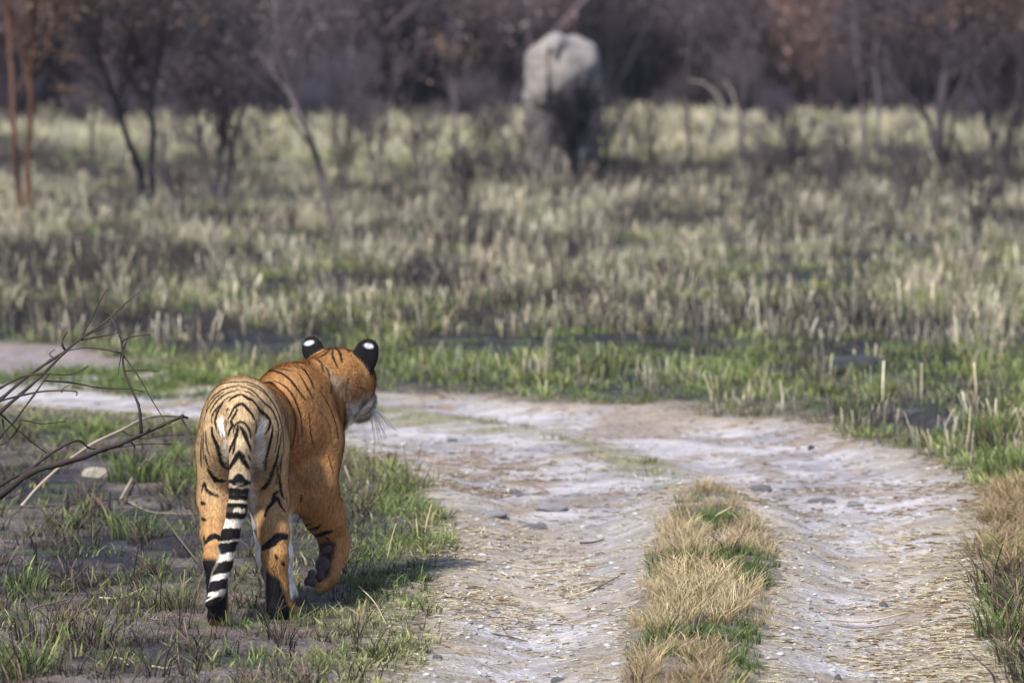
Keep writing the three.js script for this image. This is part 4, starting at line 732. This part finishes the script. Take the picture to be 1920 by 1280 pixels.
  scatter('sooty_grass', 'dark sooty burnt stems between the meadow grass', variants(G.sooty, 4, 801), S.sooty);
}
// chaff and straw lying on the wheel tracks, and grit
{
  const r = rng(21), straws = [];
  for (let k = 0; k < 4; k++) {
    const s = new Soup(), c0 = rgb(0.56, 0.48, 0.33), c1 = rgb(0.68, 0.62, 0.48), L = 0.5, w = 0.014 + 0.006 * r(), b = (r() - 0.5) * 0.16;
    const at = (t, a) => V((t - 0.5) * 2 * L, w * 0.9 * Math.sin(a) + 0.01 * Math.sin(t * 3), b * Math.sin(t * Math.PI) + w * Math.cos(a));
    for (let i = 0; i < 2; i++) for (let q = 0; q < 3; q++) { const a0 = q * 2.094 + 0.5, a1 = a0 + 2.094; s.quad(at(i / 2, a0), at(i / 2, a1), at(i / 2 + 0.5, a1), at(i / 2 + 0.5, a0), c0, c1); }
    straws.push(s.build());
  }
  const g = tag(new THREE.Group(), 'loose broken straw lying flat on the wheel tracks', null, null, 'stuff'); g.name = 'straw_litter'; scene.add(g);
  const spots = [];
  for (let i = 0; i < 90000 && spots.length < 21000; i++) {
    const d = 16.6 + 15 * r() ** 1.3, z = -d, x = (r() * 2 - 1) * 0.12 * d, px = colOf(x, z), py = rowOf(z), t = bare(x, z);
    if (t < -0.25 || look(fRidge, x, z) > 0) continue;
    const right = px > 1400 ? 1 : 0, dens = ellipse(px, py, 860, 880, 230, 60) * 0.7 > 0.3 ? 0.5 : right ? 0.25 + 0.75 * ellipse(px, py, 1760, 1180, 170, 260) : 0.10 + 0.75 * ellipse(px, py, 960, 1080, 180, 130) + 0.3 * ellipse(px, py, 940, 880, 240, 60);
    if (r() > dens * (0.55 + 1.1 * n2(x * 2.5, z * 2, 31)) + (t < 0.06 ? 0.12 : 0)) continue;
    spots.push([x, z, (0.02 + 0.05 * r() ** 2) * (right && px > 1620 ? 1.25 : 1), (right && r() < 0.6) || r() < 0.45 ? (r() - 0.5) * 1.1 : r() * 6.28]);
  }
  straws.forEach((geo, k) => {
    const mine = spots.filter((_, i) => i % 4 === k), m = new THREE.InstancedMesh(geo, bladeMat, mine.length); m.name = 'straw'; tag(m, null, null, null, 'stuff'); m.castShadow = m.receiveShadow = true;
    mine.forEach(([x, z, L, a], i) => { const lift = 0.004 + 0.006 * r(); dummy.position.set(x, surface(x, z) + lift, z); dummy.rotation.set((r() - 0.5) * 0.3, a, (r() - 0.5) * 0.22); dummy.scale.set(L, 0.11 + 0.08 * r(), 0.11 + 0.08 * r()); dummy.updateMatrix(); m.setMatrixAt(i, dummy.matrix); m.setColorAt(i, r() < (rowOf(z) < 960 ? 0.7 : 0.2) ? rgb(0.36, 0.26, 0.17) : tone(r, 0.5, 0.12)); });
    g.add(m);
  });
}
function stoneGeometry(seed, flat, detail = 2) {
  const g = new THREE.IcosahedronGeometry(1, detail), p = g.attributes.position, v = V();
  for (let i = 0; i < p.count; i++) {
    v.fromBufferAttribute(p, i);
    const k = 1 + 0.28 * n3(v.x * 0.9 + seed * 3.1, v.y * 0.9, v.z * 0.9) + 0.10 * n3(v.x * 2.6, v.y * 2.6 + seed, v.z * 2.6);
    p.setXYZ(i, v.x * k, Math.max(v.y * k, -0.6) * flat, v.z * k);
  }
  g.computeVertexNormals(); return g;
}
{
  const r = rng(31), g = tag(new THREE.Group(), 'grit and small gravel strewn over the wheel tracks', null, null, 'stuff'); g.name = 'gravel'; scene.add(g);
  const mat = new THREE.MeshStandardMaterial({ roughness: 0.95 });
  for (let k = 0; k < 3; k++) {
    const m = new THREE.InstancedMesh(stoneGeometry(50 + k, 0.7, 1), mat, 1100); m.name = 'grit'; tag(m, null, null, null, 'stuff'); m.castShadow = m.receiveShadow = true;
    let i = 0;
    while (i < 1100) {
      const d = 16.8 + 13 * r() ** 1.5, z = -d, x = (r() * 2 - 1) * 0.12 * d;
      if (bare(x, z) < 0.02) continue;
      const s = 0.003 + 0.009 * r() ** 3, b = 0.14 + 0.34 * r();
      dummy.position.set(x, surface(x, z) + s * 0.2, z); dummy.rotation.set(0, r() * 6, 0); dummy.scale.set(s * (1 + r()), s, s * (1 + 0.5 * r())); dummy.updateMatrix(); m.setMatrixAt(i, dummy.matrix); m.setColorAt(i, rgb(b, b * 0.97, b * 0.97)); i++;
    }
    g.add(m);
  }
}
// ------------------------------------------------------------------ stones that can be picked out
const stoneBump = soilBump.clone(); stoneBump.repeat.set(2, 2); stoneBump.needsUpdate = true;
function stone(px, py, w, h, color, label, group) {                  // w, h: its width and height in plan units
  const at = site(px, py + h * 0.3), u = -at.z / FOCAL, m = new THREE.MeshPhysicalMaterial({ color, roughness: 0.92, specularIntensity: 0.3, bumpMap: stoneBump, bumpScale: 0.008 });
  const g = stoneGeometry(px * 0.37 + py, 1, 3); g.scale(w * u / 2, h * u * 0.62, w * u / 2 * 0.85);
  const o = put('stone', g, m); o.position.set(at.x, surface(at.x, at.z) + h * u * 0.06, at.z); o.rotation.y = px;
  return tag(o, label, 'stone', group);
}
const S1 = rgb(0.24, 0.232, 0.25), S2 = rgb(0.4, 0.39, 0.41), S3 = rgb(0.10, 0.095, 0.10);
stone(180, 887, 58, 24, rgb(0.62, 0.55, 0.45), 'smooth cream boulder on charred soil under the dead branches');
stone(820, 1224, 18, 14, S1, 'grey pebble on the left edge of the left wheel track');
stone(1046, 1252, 27, 15, S1, 'dark oval pebble low in the middle of the left wheel track');
stone(1657, 1108, 22, 16, S1, 'grey pebble in the right wheel track among the straw');
stone(1712, 1090, 11, 9, S3, 'tiny dark pebble just above the pebble in the right track');
stone(1522, 1137, 12, 9, S1, 'small grey pebble beside the right flank of the grassy crown');
stone(1590, 1182, 15, 11, S1, 'small grey pebble below the pebble in the right wheel track');
stone(1572, 1247, 16, 13, S1, 'grey pebble at the foot of the right wheel track');
stone(1428, 898, 46, 17, S1, 'flat blue grey rock bedded in the track above the grassy crown');
stone(1455, 910, 40, 13, S2, 'pale flat rock touching the blue grey rock above the crown');
stone(1540, 917, 62, 15, S1, 'long flat grey rock bedded in the track right of the crown');
stone(1605, 925, 34, 10, S2, 'small flat pale rock at the right end of the long flat rock');
stone(971, 905, 44, 13, S1, 'dark flat rock bedded in the middle of the left track bend');
stone(1035, 930, 74, 16, S2, 'broad pale rock slab worn into the left track bend');
stone(925, 950, 70, 14, S2, 'long pale rock at the lower edge of the bend');
stone(1000, 955, 60, 11, S1, 'thin grey rock right of the long pale rock in the bend');
stone(1085, 905, 46, 12, S2, 'pale worn rock near the right edge of the left track bend');
stone(1521, 826, 13, 13, S3, 'small round black stone at the foot of the worn bank');
stone(1690, 892, 34, 10, S2, 'pale flake of rock on the outside of the bend');
stone(848, 803, 20, 9, S1, 'small dark stone where the track passes behind the tiger');
stone(930, 862, 22, 8, S2, 'little pale stone among brown litter in the bend');
{
  const at = site(1612, 716), g = stoneGeometry(9.2, 1, 4); g.scale(0.18, 0.075, 0.16);
  const o = put('mound', g, new THREE.MeshStandardMaterial({ color: rgb(0.085, 0.085, 0.10), roughness: 1, bumpMap: stoneBump, bumpScale: 0.02 }));
  o.position.set(at.x, surface(at.x, at.z) + 0.03, at.z); tag(o, 'dark rounded earth mound in the grass right of the bend', 'mound');
}
// ------------------------------------------------------------------ dead branches on the left
const bark = rgb(0.034, 0.027, 0.027), barkTip = rgb(0.065, 0.048, 0.042), pale = rgb(0.40, 0.33, 0.25);
const woodBump = soilBump.clone(); woodBump.repeat.set(1, 1);
const barkMat = painted({ roughness: 0.85 });
function trace(list, d0, d1, w0, w1, color, tip, seed) {             // a limb drawn on the plan: points, distances, girths (plan units)
  const n = list.length / 2, pts = [];
  const r = rng(seed);
  for (let i = 0; i < n; i++) { const d = lerp(d0, d1, i / (n - 1)) + (r() - 0.5) * 0.05; pts.push(site(list[2 * i], list[2 * i + 1], d)); }
  const c = smooth(pts, 4), N = c.length;
  const rad = c.map((p, i) => 1.2 * lerp(w0, w1, i / (N - 1)) * -p.z / FOCAL / 2 * (1 + (i % 4 === 0 ? 0.22 : 0)));
  return limb(c, rad, 7, color, tip, r, 0.14);
}
function branch(name, label, parts) {                                // parts: [name, limbs]
  const o = parts[0][1][0], origin = V(o.pos[0], o.pos[1], o.pos[2]);
  const g = thing(name, origin, label, 'branch');
  for (const [part, limbs] of parts) for (const l of limbs) { const geo = joinLimbs([l]); geo.translate(-origin.x, -origin.y, -origin.z); put(part, geo, barkMat, g); }
  return g;
}
const T = (list, d0, d1, w0, w1, seed, c = bark, t = barkTip) => trace(list, d0, d1, w0, w1, c, t, seed);
branch('dead_branch', 'long dark dead branch reaching low towards the tiger with one upright twig', [
  ['stem', [T([-330, 1100, -170, 1010, -60, 958, 0, 928, 56, 886, 112, 869, 157, 856, 195, 841, 225, 832, 262, 815, 300, 798, 344, 779], 20.3, 20.7, 13, 5.5, 1)]],
  ['twig', [T([264, 812, 262, 777, 259, 759, 244, 725, 232, 695, 229, 665, 227, 642, 217, 612, 206, 594, 192, 583], 20.6, 20.7, 5, 2, 2), T([227, 642, 240, 633, 281, 627], 20.7, 20.65, 2.6, 1.5, 3), T([231, 655, 240, 631, 262, 596], 20.7, 20.8, 2.4, 1.2, 4),
    T([225, 661, 187, 654, 157, 652, 128, 657], 20.7, 20.8, 2.6, 1.6, 5), T([232, 668, 259, 706, 285, 751, 321, 809], 20.68, 20.5, 2.4, 1.5, 6), T([234, 695, 265, 694, 298, 696], 20.7, 20.75, 1.8, 1.1, 7), T([227, 660, 224, 680, 221, 696], 20.7, 20.75, 1.6, 1, 8)]],
  ['twig', [T([339, 781, 350, 803, 357, 822], 20.7, 20.6, 3.2, 2.4, 9), T([244, 828, 252, 838, 249, 846], 20.6, 20.6, 3, 1.5, 10), T([338, 780, 350, 782], 20.7, 20.72, 4, 3, 11)]],
]);
branch('dead_branch', 'spiky bundle of dark dead branches leaning up from the left edge', [
  ['stem', [T([-300, 1130, -150, 920, -60, 830, 0, 772, 37, 740, 75, 706, 124, 657, 150, 635, 195, 605, 232, 571, 261, 547], 20.6, 21.1, 8, 1.6, 21)]],
  ['limb', [T([-240, 1010, -100, 830, 0, 749, 45, 710, 94, 676, 124, 657], 20.7, 20.95, 6, 4, 22), T([122, 657, 116, 646, 118, 634, 126, 622], 20.95, 20.9, 4, 1.6, 23), T([150, 635, 176, 586, 188, 562, 200, 541], 21, 21.1, 3.2, 1.4, 24), T([152, 637, 195, 629, 229, 622], 21, 20.9, 3, 1.3, 25), T([150, 635, 180, 620, 210, 609], 21, 21.2, 2.4, 1.2, 26), T([104, 674, 92, 664, 102, 655], 20.95, 21, 2.4, 1.2, 27)]],
  ['limb', [T([-120, 790, -40, 745, 0, 727, 37, 708, 75, 701, 135, 701, 165, 686], 20.5, 20.6, 4.6, 1.8, 28), T([-120, 790, -50, 765, 0, 751, 45, 740, 86, 733, 142, 734, 143, 741], 20.5, 20.7, 4.4, 1.6, 29), T([115, 735, 118, 728, 131, 721], 20.65, 20.7, 2, 1, 30), T([82, 714, 131, 717, 187, 727, 240, 729, 270, 734], 20.9, 21.2, 2.6, 1.4, 31)]],
  ['limb', [T([-130, 960, -50, 880, 0, 819, 26, 789, 60, 744, 90, 702], 20.9, 21, 5, 2.4, 32), T([-60, 740, 0, 776, 22, 796, 56, 826, 86, 849], 20.8, 21, 3.4, 1.8, 33), T([-20, 840, 12, 828, 36, 798, 36, 787, 75, 794, 121, 790], 20.8, 20.9, 3, 1.6, 34), T([4, 786, 8, 815, 16, 829], 20.8, 20.7, 3, 1.8, 35)]],
]);
branch('dead_branch', 'thin brown dead branch arching over the soil left of the cream boulder', [
  ['stem', [T([-260, 1090, -80, 970, 7, 905, 56, 879, 86, 856, 112, 839, 142, 826, 152, 828, 165, 839, 187, 843], 21, 21.6, 6, 2.4, 41)]],
  ['twig', [T([112, 872, 150, 858, 176, 848, 262, 833, 322, 832], 21.2, 21.8, 2.6, 1.6, 42)]],
]);
branch('dead_branch', 'pale weathered stick leaning behind the long dark branch', [
  ['stem', [T([40, 948, 67, 916, 112, 875, 169, 834, 225, 807, 259, 789, 285, 781, 311, 779, 352, 783], 22.4, 23.2, 4.6, 3.4, 51, pale, rgb(0.28, 0.21, 0.16))]],
  ['twig', [T([225, 807, 262, 822, 300, 817, 345, 815], 22.9, 23.2, 2, 1.3, 52)]],
]);
// sticks lying about and stubs standing: [points, start distance or 0 = on the ground, girth, colour, label]
function stick(list, girth, color, label, lift = 0.012, group) {
  const n = list.length / 2, pts = []; const r = rng(list[0] * 7 + list[1]);
  for (let i = 0; i < n; i++) { const p = site(list[2 * i], list[2 * i + 1]); p.y = surface(p.x, p.z) + lift; pts.push(p); }
  const c = smooth(pts, 5), o = c[0].clone(), L = limb(c.map((p) => p.clone().sub(o)), c.map((p, i) => girth * -p.z / FOCAL / 2 * (1 - 0.4 * i / c.length)), 6, color, color, r, 0.2);
  const m = put('stick', joinLimbs([L]), barkMat); m.position.copy(o); return tag(m, label, 'stick', group);
}
function stub(px, py, top, dx, girth, color, label, group) {
  const a = site(px, py), k = -a.z / FOCAL, h = top * k; a.y = surface(a.x, a.z); const r = rng(px * 13 + py);
  const L = limb([V(0, -0.02, 0), V(dx * k * 0.4, h * 0.45, 0.02), V(dx * k, h, 0.03 * (r() - 0.5))], [girth * k * 0.55, girth * k * 0.45, girth * k * 0.28], 6, color, color, r, 0.2);
  const m = put('stalk_stub', joinLimbs([L]), barkMat); m.position.copy(a); return tag(m, label, 'stub', group);
}
const soot = rgb(0.025, 0.023, 0.025), ashy = rgb(0.16, 0.15, 0.16), strawC = rgb(0.52, 0.43, 0.28);
stick([-20, 961, 75, 955, 161, 946, 232, 934, 262, 931], 4, rgb(0.12, 0.10, 0.09), 'long thin brown stick lying level below the cream boulder');
stick([226, 942, 250, 905, 277, 868], 5, pale, 'pale stick lying slanted right of the cream boulder', 0.03);
stick([232, 938, 285, 956, 330, 962, 372, 968], 3.5, rgb(0.26, 0.21, 0.17), 'pale brown stick running towards the left hind leg of the tiger');
stick([100, 970, 161, 927, 190, 908, 212, 888], 4, rgb(0.10, 0.085, 0.075), 'dark crooked stick lying in front of the cream boulder', 0.03);
stick([82, 1073, 110, 1086, 140, 1100, 160, 1115], 4.5, soot, 'black curved stick on the soil at far left', 0.03);
stick([50, 1152, 75, 1140, 128, 1130], 4, rgb(0.24, 0.2, 0.17), 'grey brown bent stick above the scorched tufts');
stick([150, 1141, 180, 1134, 205, 1131], 3.5, ashy, 'short ashy stick in the soil left of the tiger');
stick([186, 1128, 215, 1128, 272, 1108], 3, strawC, 'short straw coloured stick near the splayed burnt stalks');
stick([280, 1170, 300, 1172, 342, 1168], 4, ashy, 'flat grey stick in front of the left hind paw');
stick([285, 1257, 308, 1260, 330, 1254], 5, pale, 'pale wood chip at the bottom left of the picture');
stick([212, 1238, 228, 1245, 240, 1256], 4, pale, 'small pale splinter left of the wood chip');
stick([310, 996, 335, 1030, 372, 1075], 4.5, rgb(0.14, 0.12, 0.08), 'dark stalk lying slanted beside the left hind leg', 0.05);
stick([672, 1122, 700, 1150, 724, 1192], 2.5, strawC, 'single dry straw bent over the grass right of the tiger', 0.05);
stick([925, 1177, 957, 1175, 989, 1176], 4, rgb(0.14, 0.115, 0.09), 'dark straight stick lying across the left wheel track');
stick([1105, 1095, 1135, 1089, 1162, 1082], 4, rgb(0.17, 0.14, 0.11), 'brown twig slanted on the left wheel track beside the crown');
stick([1088, 997, 1110, 998, 1133, 996], 4, soot, 'short black twig where the left track meets the bend');
stick([960, 1054, 1000, 1052, 1055, 1046], 4, strawC, 'long pale straw lying across the left wheel track', 0.02);
stick([1553, 1155, 1620, 1150, 1703, 1143], 4, strawC, 'long pale straw lying across the right wheel track', 0.02);
stick([1560, 1157, 1600, 1157, 1690, 1152], 3.5, rgb(0.22, 0.17, 0.12), 'thin brown stick just under the long pale straw');
stick([1550, 1217, 1572, 1216, 1592, 1214], 4, rgb(0.3, 0.25, 0.17), 'short brown straw at the bottom of the right wheel track');
stick([1120, 1092, 1060, 1098, 1020, 1108], 3, strawC, 'faint curved straw in the middle of the left wheel track', 0.015);
stub(150, 950, 92, 3, 4, rgb(0.10, 0.085, 0.08), 'tall thin dark stalk standing in front of the cream boulder');
stub(166, 965, 70, 14, 5, rgb(0.15, 0.11, 0.09), 'dark forked stub just right of the tall thin stalk');
stub(192, 960, 42, -2, 5, rgb(0.15, 0.11, 0.09), 'short brown stub below the right end of the cream boulder');
stub(205, 962, 46, 1, 5, soot, 'short black stub beside the short brown one');
stub(127, 975, 52, -2, 7, soot, 'thick black stub left of the tall thin stalk');
stub(66, 1062, 42, 1, 7, soot, 'lone black charred stub standing at far left');
stub(50, 1075, 64, -10, 3, rgb(0.13, 0.11, 0.09), 'thin bent stalk beside the lone black stub');
stub(247, 1105, 80, 12, 4, soot, 'thin black stalk leaning right in the middle of the soil');
stub(258, 1090, 56, 14, 4, rgb(0.07, 0.06, 0.05), 'forked black stalk leaning right beside the thin black stalk');
stub(342, 1130, 62, 5, 4, rgb(0.3, 0.24, 0.16), 'brown upright stalk beside the left hind foot');
stub(383, 1080, 46, -16, 6, rgb(0.10, 0.08, 0.07), 'dark bent stalk leaning against the view of the left hind leg');
stub(795, 1005, 55, 14, 3, strawC, 'tall pale seed stalk in the grass right of the raised paw');
stub(784, 1010, 38, -4, 3, strawC, 'shorter pale seed stalk beside the tall one');
stub(725, 1050, 66, 18, 2.5, strawC, 'thin straw stalk behind the raised paw');
stub(816, 1070, 42, 0, 3, rgb(0.1, 0.09, 0.08), 'dark stalk at the grass edge of the left wheel track');
stub(660, 915, 40, -14, 5, pale, 'pale broken stalk behind the raised foreleg');
stub(692, 925, 22, -3, 5, pale, 'short pale stalk beside the broken one');
stub(1327, 998, 26, 46, 4, strawC, 'single pale stalk leaning over the rust grass of the crown');
// tussocks that stand alone
function tussock(px, py, kinds, size, label) {
  const a = site(px, py), g = thing('grass_tussock', V(a.x, surface(a.x, a.z) - 0.005, a.z), label, 'tussock');
  kinds.forEach(([name, o], k) => { const m = put(name, tuft(o, px * 3 + k), bladeMat, g); m.scale.setScalar(size); tag(m, null, null, null, 'stuff'); });
}
const lush = { ...G.green, n: 95, low: 0.07, high: 0.20, spread: 0.13, lean: 0.55, width: 0.008 }, scorched = { ...G.burnt, n: 70, low: 0.05, high: 0.17, spread: 0.14, lean: 0.6 };
const sparse = { ...lush, n: 36, high: 0.16 };
tussock(45, 1262, [['green_blades', lush], ['burnt_blades', { ...scorched, n: 30 }]], 1.0, 'dense green tussock in the bottom left corner');
tussock(78, 1200, [['burnt_blades', scorched], ['green_blades', { ...sparse, n: 12 }]], 1.0, 'wide black scorched tussock above the green corner tussock');
tussock(158, 1208, [['burnt_blades', { ...scorched, n: 60 }], ['green_blades', sparse]], 1.0, 'half green scorched tussock right of the wide black one');
tussock(318, 1145, [['burnt_blades', { ...scorched, lean: 1.0, high: 0.24, n: 60 }], ['green_blades', sparse]], 0.9, 'splayed burnt tussock with fresh shoots left of the hind paws');
tussock(256, 1012, [['green_blades', lush], ['burnt_blades', { ...scorched, n: 20 }]], 0.9, 'round green tussock in the middle of the soil left of the tiger');
tussock(262, 905, [['green_blades', lush], ['burnt_blades', { ...scorched, n: 12 }]], 1.25, 'tall green tussock just right of the cream boulder');
tussock(345, 918, [['green_blades', lush]], 0.8, 'low green tussock between the boulder and the hip of the tiger');
tussock(132, 985, [['green_blades', sparse]], 0.9, 'thin green tussock round the thick black stub');
tussock(35, 1118, [['green_blades', sparse], ['burnt_blades', { ...scorched, n: 20 }]], 0.9, 'small green tussock at the left edge below the black stub');
tussock(560, 1172, [['green_blades', sparse]], 0.6, 'small green tussock under the raised forepaw');
tussock(432, 1182, [['green_blades', sparse]], 0.5, 'small green tussock at the toes of the left hind foot');
tussock(1880, 1195, [['green_blades', lush], ['burnt_blades', { ...scorched, n: 40 }]], 0.9, 'dark green tussock on the right verge');
tussock(1895, 1135, [['green_blades', sparse], ['burnt_blades', { ...scorched, n: 50 }]], 0.9, 'half burnt tussock above the dark green one on the right verge');
tussock(1875, 850, [['burnt_blades', { ...scorched, high: 0.26 }], ['green_blades', lush]], 1.15, 'spiky dark tussock on the worn bank at the right edge');
tussock(1905, 900, [['green_blades', lush], ['burnt_blades', { ...scorched, n: 40 }]], 1.1, 'broad dark green tussock at the right edge under the spiky one');
tussock(1840, 835, [['green_blades', lush]], 0.9, 'green tussock on the worn bank left of the spiky dark tussock');
renderer.render(scene, camera);
